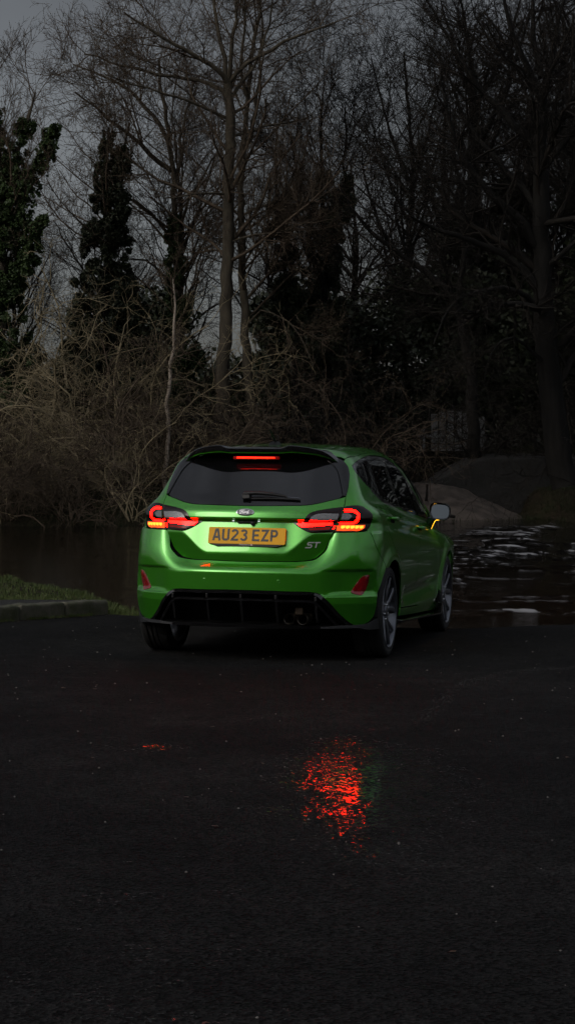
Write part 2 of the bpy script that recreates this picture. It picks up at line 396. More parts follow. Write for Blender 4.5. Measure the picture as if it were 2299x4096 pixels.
def fbody(P):
    x,y,z=P[...,0],P[...,1],P[...,2]
    a=Yrear(x,z)-y; b=np.abs(x)-Xside(y,z); c=z-Zroof(x,y)
    kz=.10+.05*ss(.6,.75,z)-.07*ss(.9,1.1,z)
    r=smax(a,b,kz)
    r=smax(r,c,.06+.05*ss(.4,.6,y))
    r=smax(r,y-Yfront(x,z),.15)
    return r
def grad(P,h=.0025):
    g=np.zeros_like(P)
    for i in range(3):
        e=np.zeros(3);e[i]=h
        g[...,i]=fbody(P+e)-fbody(P-e)
    n=np.linalg.norm(g,axis=-1,keepdims=True)
    return g/np.maximum(n,1e-9)
def march(O,D,t0,t1,n=44,it=22,first=True):
    """first sign change of fbody along O+tD; O,D (N,3)"""
    ts=np.linspace(t0,t1,n)
    V=np.stack([fbody(O+D*t) for t in ts],-1)
    s=V[:,0:1]*V<0
    i=np.argmax(s,axis=1);ok=s.any(axis=1);i=np.where(ok,np.maximum(i,1),n-1)
    a=ts[i-1].copy();b=ts[i].copy()
    fa=V[np.arange(len(i)),i-1]
    for _ in range(it):
        m=.5*(a+b);fm=fbody(O+D*m[:,None])
        sw=fa*fm>0
        a=np.where(sw,m,a);b=np.where(sw,b,m)
    return O+D*(.5*(a+b))[:,None],ok
YA=1.3;UR=1.25
def from_cyl(uz):
    uz=np.asarray(uz,float);ph=uz[:,0]/UR
    D=np.c_[np.sin(ph),-np.cos(ph),np.zeros(len(ph))]
    O=np.c_[np.zeros(len(ph)),np.full(len(ph),YA),uz[:,1]]
    return march(O,D,.02,2.2)[0]
def from_side(yz,sgn=1):
    yz=np.asarray(yz,float)
    O=np.c_[np.zeros(len(yz)),yz];D=np.tile([float(sgn),0,0],(len(yz),1))
    return march(O,D,.02,1.3)[0]
def from_top(xy):
    xy=np.asarray(xy,float)
    O=np.c_[xy,np.full(len(xy),.5)];D=np.tile([0,0,1.],(len(xy),1))
    return march(O,D,.0,1.2)[0]
def to_cyl(P): return np.c_[np.arctan2(P[:,0],YA-P[:,1])*UR,P[:,2]]

# ================================================================== the green hatchback
def catmull(pts, step, closed=True, corner=38):
    """resample an outline; vertices that turn by more than `corner` degrees stay sharp"""
    P = np.asarray(pts, float); n = len(P); outp = []
    def turn(i):
        if not closed and (i == 0 or i == n - 1): return 180
        a = P[i] - P[i - 1]; b = P[(i + 1) % n] - P[i]
        return math.degrees(math.acos(np.clip(a @ b / (np.linalg.norm(a) * np.linalg.norm(b) + 1e-12), -1, 1)))
    sharp = [turn(i) > corner for i in range(n)]
    for i in range(n if closed else n - 1):
        p1, p2 = P[i], P[(i + 1) % n]
        p0 = P[i - 1] if not sharp[i] else 2 * p1 - p2
        p3 = P[(i + 2) % n] if not sharp[(i + 1) % n] else 2 * p2 - p1
        L = np.linalg.norm(p2 - p1); k = max(1, int(round(L / step)))
        d01 = max(np.linalg.norm(p1 - p0), 1e-6); d23 = max(np.linalg.norm(p3 - p2), 1e-6)
        m1 = (p2 - p1) if sharp[i] else L * ((p1 - p0) / d01 + (p2 - p1) / L) / 2
        m2 = (p2 - p1) if sharp[(i + 1) % n] else L * ((p2 - p1) / L + (p3 - p2) / d23) / 2
        for t in np.arange(k) / k:
            outp.append((2 * t**3 - 3 * t**2 + 1) * p1 + (t**3 - 2 * t**2 + t) * m1 + (-2 * t**3 + 3 * t**2) * p2 + (t**3 - t**2) * m2)
    if not closed: outp.append(P[-1])
    return np.array(outp)
def area2(P): x, y = P[:, 0], P[:, 1]; return .5 * np.sum(x * np.roll(y, -1) - y * np.roll(x, -1))
def inset(P, d):
    if area2(P) < 0: P = P[::-1]
    a = P - np.roll(P, 1, 0); b = np.roll(P, -1, 0) - P
    a /= np.linalg.norm(a, axis=1)[:, None] + 1e-12; b /= np.linalg.norm(b, axis=1)[:, None] + 1e-12
    t = a + b; t /= np.linalg.norm(t, axis=1)[:, None] + 1e-9
    nrm = np.c_[-t[:, 1], t[:, 0]]; k = 1 / np.clip((nrm * np.c_[-a[:, 1], a[:, 0]]).sum(1), .5, 1)
    return P + nrm * (d * k)[:, None]
def inside(P, Q):
    x, y = Q[:, 0], Q[:, 1]; r = np.zeros(len(Q), bool); n = len(P)
    for i in range(n):
        (x0, y0), (x1, y1) = P[i], P[(i + 1) % n]
        c = (y0 > y) != (y1 > y)
        if c.any(): r ^= c & (x < (x1 - x0) * (y - y0) / ((y1 - y0) or 1e-12) + x0)
    return r
def near(P, Q, d):
    r = np.zeros(len(Q), bool)
    for p in P: r |= ((Q - p)**2).sum(1) < d * d
    return r
def panel(name, outline, chart, m, parent, res=.014, gap=.0025, flange=.012, off=0.0, sides=(1,), bow=0.0, corner=38):
    P = catmull(outline, res, corner=corner); P = inset(P, gap)
    lo, hi = P.min(0), P.max(0)
    gx, gy = np.meshgrid(np.arange(lo[0], hi[0], res), np.arange(lo[1], hi[1], res * .87))
    gx[1::2] += res / 2; G = np.c_[gx.ravel(), gy.ravel()]
    G = G[inside(P, G)]; G = G[~near(P, G, res * .6)]
    n = len(P); V2 = np.r_[P, G]
    r = geometry.delaunay_2d_cdt([Vector(v) for v in V2], [(i, (i + 1) % n) for i in range(n)], [list(range(n))], 1, 1e-6)
    V2 = np.array([(v.x, v.y) for v in r[0]]); T = np.array([f for f in r[2] if len(f) == 3])
    V = chart(V2); N = grad(V); V = V + N * off
    if bow:                                      # a lens or glass that swells off the surface
        dmin = np.full(len(V2), 9.)
        for p in P: dmin = np.minimum(dmin, np.sqrt(((V2 - p)**2).sum(1)))
        V = V + N * (bow * np.minimum(dmin / .03, 1)**.5)[:, None]
    tn = np.cross(V[T[:, 1]] - V[T[:, 0]], V[T[:, 2]] - V[T[:, 0]])
    if (tn * N[T[:, 0]]).sum() < 0: T = T[:, ::-1]
    E = np.r_[T[:, [0, 1]], T[:, [1, 2]], T[:, [2, 0]]]
    key = np.sort(E, 1); _, idx, cnt = np.unique(key, axis=0, return_index=True, return_counts=True)
    B = E[idx[cnt == 1]]
    nv = len(V); bi = np.unique(B); mp_ = -np.ones(nv, int); mp_[bi] = np.arange(len(bi))
    V1 = V[bi]; V3 = V[bi] - N[bi] * flange
    VV = np.r_[V, V1, V3]; k1 = nv; k2 = nv + len(bi)
    Q = np.c_[B[:, 1] * 0 + k1 + mp_[B[:, 1]], k1 + mp_[B[:, 0]], k2 + mp_[B[:, 0]], k2 + mp_[B[:, 1]]]
    res_o = []
    for s in sides:
        W = VV * np.array([s, 1, 1]); F = [tuple(t) for t in (T if s > 0 else T[:, ::-1]).tolist()] + [tuple(q) for q in (Q if s > 0 else Q[:, ::-1]).tolist()]
        me = bpy.data.meshes.new(name); me.from_pydata(W.tolist(), [], F); me.update(); smooth(me)
        nn = np.zeros((len(VV), 3))
        if not bow: nn[:nv] = N * np.array([s, 1, 1])
        me.normals_split_custom_set_from_vertices(nn.tolist())
        res_o.append(link(name, me, m, parent))
    return res_o if len(res_o) > 1 else res_o[0]
def sym(half): h = [tuple(p) for p in half]; return h + [(-u, z) for u, z in reversed(h) if abs(u) > 1e-6]
def s2c(yz): return [tuple(p) for p in to_cyl(from_side(np.array(yz)))]

# ---- materials
M_paint = mat('green_car_paint', (.050, .330, .022), rough=.30, metal=.68, coat=1.0, coat_rough=.02)
M_paint.node_tree.nodes['Principled BSDF'].inputs['Coat IOR'].default_value = 1.75
g = NT(M_paint); fl = g.noise(g.coord('Object'), 900, 2)
g.set(g.b, 'Base Color', g.mix(g.mr(fl, .35, .65, .0, 1.0), (.046, .315, .011), (.064, .40, .018)))
M_black = mat('gloss_black_trim', (.006, .006, .007), rough=.12, spec=.5, coat=.6)
M_matt = mat('black_plastic', (.008, .008, .009), rough=.45, spec=.3)
g = NT(M_matt); g.set(g.b, 'Normal', g.bump(g.noise(g.coord('Object'), 500, 2), .15, .002))
M_dark = mat('dark_cavity', (.004, .004, .004), rough=.8, spec=.1)
M_glass = mat('privacy_glass', (.004, .004, .005), rough=.015, spec=.85)
M_lens = mat('smoked_lamp_lens', (.008, .001, .001), rough=.04, spec=.35, coat=.25)
M_red = mat('lit_red_lamp', (.4, .01, .005), rough=.3, emit=(1.0, .00045, .00012), estr=24.0)
g = NT(M_red); nz = g.noise(g.coord('Object'), 45, 2)
g.set(g.b, 'Emission Strength', g.mr(nz, .35, .65, 55.0, 90.0))
M_redhot = mat('lit_brake_lamp', (.4, .01, .005), rough=.3, emit=(1.0, .010, .001), estr=6.0)
M_reddim = mat('dim_red_lamp', (.10, .002, .002), rough=.2, emit=(1.0, .012, .004), estr=.10, spec=.25)
M_amber = mat('lit_amber_base', (.5, .2, .02), rough=.3, emit=(1.0, .05, .003), estr=1.0)
M_amberhot = mat('lit_amber_indicator', (.5, .3, .02), rough=.3, emit=(1.0, .58, .04), estr=1.4)
M_clear = mat('clear_lamp_reflector', (.32, .30, .29), rough=.14, metal=.85, coat=1)
g = NT(M_clear); wv = g.n('ShaderNodeTexWave', {'Vector': g.coord('Object'), 'Scale': 95.0, 'Distortion': .4}, bands_direction='Z')
g.set(g.b, 'Base Color', g.mix(wv, (.22, .20, .19), (.70, .68, .66))); g.set(g.b, 'Normal', g.bump(wv, .3, .003))
M_refl = mat('red_reflector', (.16, .004, .006), rough=.06, coat=1)
g = NT(M_refl); vz = g.n('ShaderNodeTexVoronoi', {'Vector': g.coord('Object'), 'Scale': 60.0})
g.set(g.b, 'Base Color', g.mix(vz.outputs['Distance'], (.10, .003, .004), (.26, .006, .010)))
M_chrome = mat('chrome', (.75, .76, .78), rough=.10, metal=1)
M_blue = mat('badge_blue', (.008, .014, .040), rough=.12, coat=1)
M_plate = mat('yellow_plate', (.88, .43, .006), rough=.45, spec=.25)
M_ink = mat('plate_black', (.010, .010, .012), rough=.4)
M_tyre = mat('tyre_rubber', (.012, .012, .012), rough=.75)
g = NT(M_tyre); g.set(g.b, 'Normal', g.bump(g.noise(g.coord('Object'), 160, 3), .35, .003))
M_rim = mat('grey_alloy', (.15, .158, .18), rough=.28, metal=.75, coat=.3)
M_steel = mat('exhaust_steel', (.22, .19, .15), rough=.28, metal=1)
g = NT(M_steel); g.set(g.b, 'Base Color', g.mix(g.noise(g.coord('Object'), 14), (.16, .13, .095), (.36, .32, .27)))
M_brakedisc = mat('brake_disc', (.12, .12, .12), rough=.4, metal=1)
M_mirror = mat('mirror_glass', (.08, .095, .11), rough=.02, metal=1)
M_led = mat('plate_lamp', (1, 1, 1), emit=(.85, .95, 1.0), estr=1.6)
M_silver = mat('satin_silver', (.80, .80, .82), rough=.38, metal=.45)
M_white = mat('white_print', (.7, .7, .7), rough=.5)

car = empty('hatchback_car'); car.matrix_world = CARM
tag(car, 'bright green five-door hatchback with lit red tail lamps, parked at the water', 'car')

glass_bottom = [(0, 1.0182), (.0595, 1.0187), (.1275, 1.0197), (.2715, 1.0223), (.4154, 1.0270), (.5078, 1.0405), (.5766, 1.0559), (.6499, 1.0714), (.7166, 1.0869)]
gate_gap = [(.7166, 1.0869), (.7033, 1.0556), (.6868, 1.0228), (.6655, .9819), (.6440, .941), (.6215, .895), (.5966, .851), (.5702, .7935), (.5449, .7358), (.5076, .6993), (.4778, .6777), (.4315, .666), (.2103, .6574), (0, .6545)]
glass_side = [(.7166, 1.0869), (.7494, 1.1384), (.7769, 1.1886), (.7992, 1.2324), (.8042, 1.2576)]
lamp = [(.325, .9118), (.3962, .9187), (.4096, .948), (.4375, .975), (.4659, .9867), (.5652, 1.0049), (.6731, 1.0205), (.7219, 1.0256), (.8002, 1.0282), (.8325, 1.0207), (.8654, .9997), (.8956, .9747), (.9032, .9631), (.8921, .9282), (.8662, .8817), (.8383, .8644), (.8036, .8587), (.7207, .8541), (.5993, .851), (.5116, .8476), (.4416, .8469), (.415, .856), (.3649, .8838)]
bumper_seam = [(.8474, .8664), (.8673, .8439), (.9059, .7617), (.9607, .6962), (1.0117, .658), (1.0344, .6109)]
bumper_arch = [(1.0344, .6109), (.987, .5581), (.9495, .5001), (.9201, .4468), (.9119, .388), (.9024, .3285), (.8901, .2974), (.8652, .27), (.8242, .2513), (.7858, .2441), (.7407, .2468)]
diff_edge = [(.7407, .2468), (.7197, .2555), (.6339, .3184), (.5658, .387), (.5229, .4278), (.4941, .4515), (.4591, .4612), (.2957, .466), (.1245, .4692), (0, .4695)]

# ---- painted panels
MODE = 'gate'
tailgate = panel('tailgate', sym(glass_bottom[:-1] + gate_gap), from_cyl, M_paint, car, res=.009, flange=.02)
MODE = 'bumper'
bum_half = list(reversed(gate_gap[6:])) + [(.7207, .8541), (.8036, .8587), (.8383, .8644)] + bumper_seam + bumper_arch[1:] + diff_edge[1:]
bumper = panel('rear_bumper', sym(bum_half), from_cyl, M_paint, car, res=.0105, flange=.02)
MODE = 'all'
rgap = [(.760, 1.125), (.735, 1.06), (.705, 1.0), (.682, .95), (.678, .90), (.705, .838), (.782, .775), (.887, .715), (.97, .66), (1.045, .59), (1.09, .51), (1.112, .42), (1.112, .36), (1.10, .312)]
ARCH_R = .347
arch_pts = lambda yc, a0, a1, n: [(yc + ARCH_R * math.cos(R(a0 + (a1 - a0) * i / n)), WZ + ARCH_R * math.sin(R(a0 + (a1 - a0) * i / n))) for i in range(n + 1)]
win_top = [(.553, 1.293), (.595, 1.308), (.86, 1.349), (1.134, 1.374), (1.33, 1.383), (1.53, 1.385), (1.713, 1.379), (1.877, 1.357), (2.0, 1.319), (2.15, 1.253), (2.306, 1.187), (2.44, 1.103), (2.551, 1.022), (2.655, .930)]
win_bot = [(.545, 1.270), (.566, 1.240), (.674, 1.171), (.758, 1.13), (.843, 1.093), (.955, 1.058), (1.218, 1.026), (1.718, .989), (2.122, .961), (2.655, .922)]
seam_y = [.56, .75, 1.0, 1.25, 1.5, 1.75, 1.95, 2.1, 2.25, 2.40, 2.55, 2.70]
def seam_z(y): return float(np.minimum(ip(np.array(y), [.4, .6, 1.0, 1.5, 1.9, 2.2], [1.325, 1.345, 1.385, 1.405, 1.395, 1.30]), ip(np.array(y), [1.5, 1.9, 2.0, 2.15, 2.306, 2.44, 2.551, 2.66, 2.9], [1.42, 1.392, 1.362, 1.292, 1.227, 1.143, 1.062, .972, .80])))
seam_uz = s2c([(y, seam_z(y)) for y in seam_y])
seam_P = from_cyl(np.array(seam_uz))
sidehalf = [(.5966, .851), (.7207, .8541), (.8036, .8587)] + bumper_seam + s2c(arch_pts(WY, 118, -2, 10)) + s2c([(1.085, .30)] + list(reversed(rgap))) + s2c(list(reversed(win_bot[:4])) + win_top) + list(reversed(seam_uz)) + [(.778, 1.322), (.802, 1.29)] + list(reversed(glass_side)) + gate_gap[1:6]
body_side = panel('quarter_panel', sidehalf, from_cyl, M_paint, car, res=.016, sides=(1, -1))
roof_half = [(seam_P[i, 0], seam_P[i, 1]) for i in range(7)]
roof = panel('roof', [(0, .36), (.30, .40), (.47, .50), (.535, .55)] + roof_half[0:] + [(.50, 2.06), (.25, 2.12), (0, 2.13)] + [(-x, y) for x, y in reversed([(.30, .40), (.47, .50), (.535, .55)] + roof_half + [(.50, 2.06), (.25, 2.12)])],
             from_top, M_paint, car, res=.022, gap=.0006, flange=.006)
ws = [(seam_P[i, 0] - .012, seam_P[i, 1]) for i in range(7, 12)]
panel('windscreen', [(0, 2.15), (.25, 2.14), (.50, 2.08)] + ws + [(.5, 2.95), (0, 3.03)] + [(-x, y) for x, y in reversed([(.25, 2.14), (.50, 2.08)] + ws + [(.5, 2.95)])], from_top, M_glass, car, res=.03)
panel('bonnet', [(0, 3.06), (.5, 2.98), (.70, 2.80), (.74, 3.1), (.68, 3.6), (.5, 3.88), (0, 3.98), (-.5, 3.88), (-.68, 3.6), (-.74, 3.1), (-.70, 2.80), (-.5, 2.98)], from_top, M_paint, car, res=.03)
rdoor = panel('rear_door', list(reversed(rgap)) + win_bot[4:8][:3] + [(1.70, .990), (1.82, .93), (1.83, .80), (1.80, .55), (1.80, .40), (1.80, .292)], from_side, M_paint, car, res=.014, sides=(1, -1))
fd_front = [(2.655, .918), (2.70, .86), (2.82, .77), (2.84, .70), (2.84, .52), (2.82, .36), (2.79, .30), (2.73, .268)]
fdoor = panel('front_door', [(1.80, .292), (1.80, .40), (1.80, .55), (1.83, .80), (1.82, .93), (1.70, .990)] + win_bot[8:] + fd_front[1:], from_side, M_paint, car, res=.014, sides=(1, -1))
panel('front_wing', [(2.655, .918), (2.85, .86), (3.15, .80), (3.5, .76), (3.80, .68), (3.88, .50), (3.85, .38)] + arch_pts(WY + WB, 12, 178, 14) + [(2.82, .36), (2.84, .52), (2.84, .70), (2.82, .77), (2.70, .86)], from_side, M_paint, car, res=.016, sides=(1, -1))
panel('front_bumper', [(3.80, .68), (3.95, .60), (3.95, .25), (3.70, .22), (3.62, .30), (3.85, .38), (3.88, .50)], from_side, M_paint, car, res=.03, sides=(1, -1))
panel('sill', [(1.10, .308), (1.80, .288), (2.73, .262), (2.80, .258), (2.82, .20), (1.9, .225), (1.09, .252)], from_side, M_paint, car, res=.014, sides=(1, -1))
# sill blade under it
for s in (1, -1):
    mb = MB(); y0, y1 = 1.06, 2.86
    for i, (ya, yb) in enumerate([(y0, y1)]):
        za, zb = .245, .195
        mb.add([(s * .800, ya, za), (s * .872, ya + .02, za - .018), (s * .872, yb - .05, zb - .018), (s * .80, yb, zb), (s * .800, ya, za - .05), (s * .872, ya + .02, za - .030), (s * .872, yb - .05, zb - .030), (s * .80, yb, zb - .05)],
               [(0, 1, 2, 3), (7, 6, 5, 4), (0, 4, 5, 1), (1, 5, 6, 2), (2, 6, 7, 3), (3, 7, 4, 0)])
        mb.box((s * .845, yb + .005, zb + .02), (.05, .10, .09))
    mb.build('sill_blade', M_black, car, bevel=.004)

# ---- glass
wing_in = [(.7037, 1.0884), (.7070, 1.1462), (.7085, 1.2128), (.7049, 1.2546), (.687, 1.285)]
rw_half = glass_bottom[:-2] + [(.672, 1.078), (.694, 1.092)] + [(.698, 1.15), (.700, 1.2128), (.697, 1.2546), (.68, 1.285), (.60, 1.345), (.45, 1.366), (.25, 1.375), (0, 1.377)]
rear_glass = panel('rear_window', sym(rw_half), from_cyl, M_glass, car, res=.014, gap=.001, flange=.012, off=.001)
panel('window_winglet', [(.694, 1.0885), (.7166, 1.0869)] + glass_side[1:] + [(.800, 1.29), (.775, 1.322), (.70, 1.345), (.60, 1.347), (.68, 1.287), (.699, 1.2546), (.702, 1.2128), (.700, 1.15)], from_cyl, M_black, car, res=.012, gap=.0012, off=.006, flange=.02, sides=(1, -1))
frame_o = win_top + list(reversed(win_bot))[1:]
panel('window_surround', frame_o, from_side, M_black, car, res=.02, gap=.001, off=-.001, sides=(1, -1))
panel('quarter_glass', [(.585, 1.272), (.625, 1.294), (.722, 1.312), (.700, 1.183), (.675, 1.196)], from_side, M_glass, car, res=.014, gap=.001, off=.002, flange=.004, sides=(1, -1))
panel('rear_door_glass', [(.775, 1.318), (.869, 1.337), (1.22, 1.358), (1.444, 1.363), (1.485, 1.034), (1.245, 1.046), (.994, 1.080), (.835, 1.135), (.745, 1.178)], from_side, M_glass, car, res=.02, gap=.001, off=.002, flange=.004, sides=(1, -1))
panel('front_door_glass', [(1.586, 1.358), (1.704, 1.353), (1.86, 1.325), (1.99, 1.288), (2.153, 1.215), (2.30, 1.134), (2.399, 1.055), (2.45, .975), (2.43, .952), (2.128, .973), (1.63, 1.012)], from_side, M_glass, car, res=.02, gap=.001, off=.002, flange=.004, sides=(1, -1))

# ---- inner shell that closes the gaps
uu = np.linspace(-math.pi * UR + .01, math.pi * UR - .01, 130); zz_ = np.linspace(.24, 1.36, 44)
U, Z = np.meshgrid(uu, zz_); V = from_cyl(np.c_[U.ravel(), Z.ravel()]); V = V - grad(V) * .030; nu = len(uu)
F = []
for j in range(len(zz_) - 1):
    for i in range(nu - 1):
        a = j * nu + i; c = V[[a, a + 1, a + nu, a + nu + 1]].mean(0)
        if any((c[1] - y)**2 + (c[2] - WZ)**2 < .385**2 for y in (WY, WY + WB)) and abs(c[0]) > .5: continue
        if c[1] < .5 and c[2] < .47 and abs(c[0]) < .72: continue
        F.append((a, a + 1, a + nu + 1, a + nu))
obj('inner_shell', V, F, M_dark, car)
mb = MB()
mb.box((0, 2.0, .30), (1.10, 3.4, .16)); mb.box((0, 2.0, .26), (1.58, 1.55, .10)); mb.box((0, .50, .42), (.95, .30, .2))
mb.build('underbody', M_dark, car)
for yc in (WY, WY + WB):
    for s in (1, -1):
        mb = MB(); V = []; F = []; n = 20
        for i in range(n + 1):
            q = math.pi * (-.02 + 1.04 * i / n)
            for x, r in ((.81, .353), (.81, .372), (.52, .372), (.52, .02)): V.append((s * x, yc + r * math.cos(q), WZ + r * math.sin(q)))
        for i in range(n):
            for j in range(3): F.append((i * 4 + j, i * 4 + j + 1, i * 4 + j + 5, i * 4 + j + 4))
        mb.add(V, F); mb.build('wheel_arch_liner', M_dark, car)

# ---- tail lamps: one piece on the tailgate, one on the body, each side
gz = lambda z, d: (float(np.interp(z, [.851, .895, .941, .9819, 1.0228], [.5966, .6215, .6440, .6655, .6868])) + d, z)
lamp_in = lamp[:6] + [gz(1.0190, -.0035), gz(.975, -.0035), gz(.92, -.0035), gz(.8512, -.0035)] + lamp[19:]
lamp_out = [gz(1.0195, .0035)] + lamp[7:18] + [gz(.8515, .0035), gz(.90, .0035), gz(.96, .0035)]
for s in (1, -1):
    li = panel('tail_lamp', lamp_in, from_cyl, M_lens, car, res=.012, gap=.001, off=.003, flange=.014, sides=(s,), bow=.004)
    lo_ = panel('tail_lamp', lamp_out, from_cyl, M_lens, car, res=.012, gap=.001, off=.003, flange=.014, sides=(s,), bow=.004)
    P = catmull([(.6790, .9907), (.7294, .9912), (.7619, .9819), (.7752, .9647), (.7693, .9435), (.7493, .9205), (.7107, .9121), (.6420, .9097)], .012, closed=False)
    w = np.interp(np.linspace(0, 1, len(P)), [0, .3, .6, 1], [.0065, .0085, .0105, .0095])
    t = np.gradient(P, axis=0); t /= np.linalg.norm(t, axis=1)[:, None]; nn = np.c_[-t[:, 1], t[:, 0]]
    jo = np.r_[P + nn * w[:, None], (P - nn * w[:, None])[::-1]]
    panel('light_guide', jo, from_cyl, M_red, lo_, res=.008, gap=0, off=.0078, flange=.004, sides=(s,))
    panel('light_bar', [(.361, .9048), (.5950, .9171), (.5900, .8979), (.3863, .8823)], from_cyl, M_red, li, res=.01, gap=0, off=.0078, flange=.004, sides=(s,))
    panel('dim_bar', [(.4268, .8734), (.5769, .8863), (.5701, .8691), (.442, .8621)], from_cyl, M_reddim, li, res=.01, gap=0, off=.0076, flange=.004, sides=(s,))
    panel('side_light', [(.6030, .8942), (.6110, .8962), (.6010, .8694), (.5920, .8693)], from_cyl, M_red, li, res=.01, gap=0, off=.0080, flange=.003, sides=(s,))
    panel('reversing_light', [(.4328, .9231), (.4448, .9464), (.4726, .9639), (.636, .9722), (.622, .9348), (.5919, .9325)], from_cyl, M_clear, li, res=.01, gap=0, off=.0078, flange=.004, sides=(s,))
    panel('clear_light', [(.6600, .9733), (.7048, .9738), (.7289, .9586), (.7065, .9392), (.6480, .9349)], from_cyl, M_clear, lo_, res=.01, gap=0, off=.0078, flange=.004, sides=(s,))
    ind = panel('indicator', [(.623, .8954), (.8297, .9003), (.8228, .8818), (.7903, .8656), (.617, .861)], from_cyl, M_amber, lo_, res=.01, gap=0, off=.0078, flange=.004, sides=(s,))
    for k in range(5):
        u0 = .652 + .0335 * k
        panel('led_cell', [(u0, .8945), (u0 + .029, .8952), (u0 + .024, .8805), (u0 + .012, .8765), (u0 + .004, .8745), (u0 - .004, .880)], from_cyl, M_amberhot, ind, res=.008, gap=0, off=.0092, flange=.002, sides=(s,))

# ---- bumper details
for s in (1, -1):
    panel('reflector', [(.8467, .5754), (.8068, .5718), (.7758, .552), (.7434, .5125), (.7101, .464), (.7163, .4551), (.7719, .4416), (.7916, .4452), (.8185, .4747), (.8389, .5295)], from_cyl, M_refl, car, res=.012, gap=0, off=.003, flange=.012, sides=(s,), bow=.004)
    for (u, z) in ((.2422, .5317), (.684, .4595)):
        c = from_cyl(np.array([(u, z)])); n_ = grad(c)[0]; c = c[0] + n_ * .001; q = Vector(n_).to_track_quat('Z', 'Y').to_matrix()
        mb = MB(); mb.lathe([(.0, .0115), (.0015, .0115), (.0022, .0095), (.0005, .0085), (.0005, .0001)], 16, 'Z', closed=False)
        mb.V = [tuple(Vector((s, 1, 1)) * (q @ Vector(v) + Vector(c))) for v in mb.V]
        o = mb.build('parking_sensor', M_paint, car, sm=True)

# ---- black diffuser
de = np.array(diff_edge); full = np.r_[de, (de * np.array([-1, 1]))[::-1][1:]]
dense = catmull(full, .015, closed=False)
t = np.gradient(dense, axis=0); t /= np.linalg.norm(t, axis=1)[:, None]; nin = np.c_[-t[:, 1], t[:, 0]]
def band(a, b):
    lo2, hi2 = dense + nin * a, dense + nin * b
    lo2[:, 1] = np.maximum(lo2[:, 1], .243); hi2[:, 1] = np.maximum(hi2[:, 1], .243)
    return lo2, hi2
def band_panel(name, a, b, off, fl, m):
    lo2, hi2 = band(a, b); n = len(lo2)
    P2 = np.r_[lo2, hi2]; V = from_cyl(P2); N = grad(V)
    N[:] = np.where(np.abs(N) > 9, 0, N)
    V = V + N * off; W = V - N * fl
    F = []
    for i in range(n - 1):
        F += [(i, i + 1, n + i + 1, n + i), (2 * n + i + 1, 2 * n + i, 3 * n + i, 3 * n + i + 1), (i + 1, i, 2 * n + i, 2 * n + i + 1), (n + i, n + i + 1, 3 * n + i + 1, 3 * n + i)]
    mb = MB(); mb.add(np.r_[V, W], F); return mb.build(name, m, car, sm=True, bevel=.0)
band_panel('diffuser_frame', .0015, .020, .006, .03, M_black)
band_panel('diffuser_bar', .052, .068, .004, .03, M_black)
lo2, hi2 = band(.010, .02)
rec = []
V = from_cyl(lo2); V[:, 1] += .055
Vb = V.copy(); n = len(V); h = n // 2
F = [(i, n - 1 - i, n - 2 - i, i + 1) for i in range(h - 1)] 
obj('diffuser_cavity', V, F, M_dark, car)
for u in (-.483, -.232, 0, .232, .483):
    uc = math.atan2(u, YA - .06) * UR
    top = from_cyl(np.array([(uc, .400)]))[0]; bot = from_cyl(np.array([(uc, .262)]))[0]
    mb = MB()
    zt = .398 if abs(u) < .4 else .385
    mb.add([(u - .009, top[1] + .002, zt), (u + .009, top[1] + .002, zt), (u + .009, top[1] + .12, zt), (u - .009, top[1] + .12, zt), (u - .006, bot[1] + .005, .262), (u + .006, bot[1] + .005, .262), (u + .006, bot[1] + .12, .262), (u - .006, bot[1] + .12, .262)],
           [(0, 1, 2, 3), (7, 6, 5, 4), (0, 4, 5, 1), (1, 5, 6, 2), (2, 6, 7, 3), (3, 7, 4, 0)])
    mb.build('diffuser_fin', M_matt, car, bevel=.002)
    mb = MB(); mb.box((u, top[1] + .004, .428 if abs(u) < .4 else .420), (.016, .03, .030)); mb.build('diffuser_tab', M_matt, car, bevel=.003)
mb = MB(); n = 24                                                     # lower lip
for i in range(n):
    u0, u1 = -.70 + 1.40 * i / n, -.70 + 1.40 * (i + 1) / n
    f = lambda u: .03 + .5 * abs(u)**2.5 + .02
    mb.add([(u0, f(u0), .243), (u1, f(u1), .243), (u1, f(u1) + .2, .243), (u0, f(u0) + .2, .243), (u0, f(u0) + .012, .222), (u1, f(u1) + .012, .222), (u1, f(u1) + .2, .222), (u0, f(u0) + .2, .222)],
           [(0, 1, 2, 3), (7, 6, 5, 4), (0, 4, 5, 1), (2, 6, 7, 3)])
mb.build('diffuser_lip', M_matt, car)
for s in (1, -1):                                                     # corner splitter blades
    mb = MB(); pr = [(.50, .145, .243), (.60, .19, .245), (.72, .265, .247), (.775, .32, .254), (.805, .37, .272), (.830, .43, .288)]
    V = []; F = []
    for (x, y, z) in pr: V += [(s * x, y, z), (s * (x - .10), y + .08, z - .004), (s * (x - .10), y + .08, z - .03), (s * (x + .008), y - .004, z - .020 - .055 * max(0, x - .74) / .09)]
    for i in range(len(pr) - 1):
        for j in range(4): F.append((i * 4 + j, i * 4 + (j + 1) % 4, i * 4 + 4 + (j + 1) % 4, i * 4 + 4 + j))
    F += [(0, 1, 2, 3), tuple(len(V) - 4 + j for j in (3, 2, 1, 0))]
    mb.add(V, F); mb.build('corner_splitter', M_matt, car, bevel=.002)

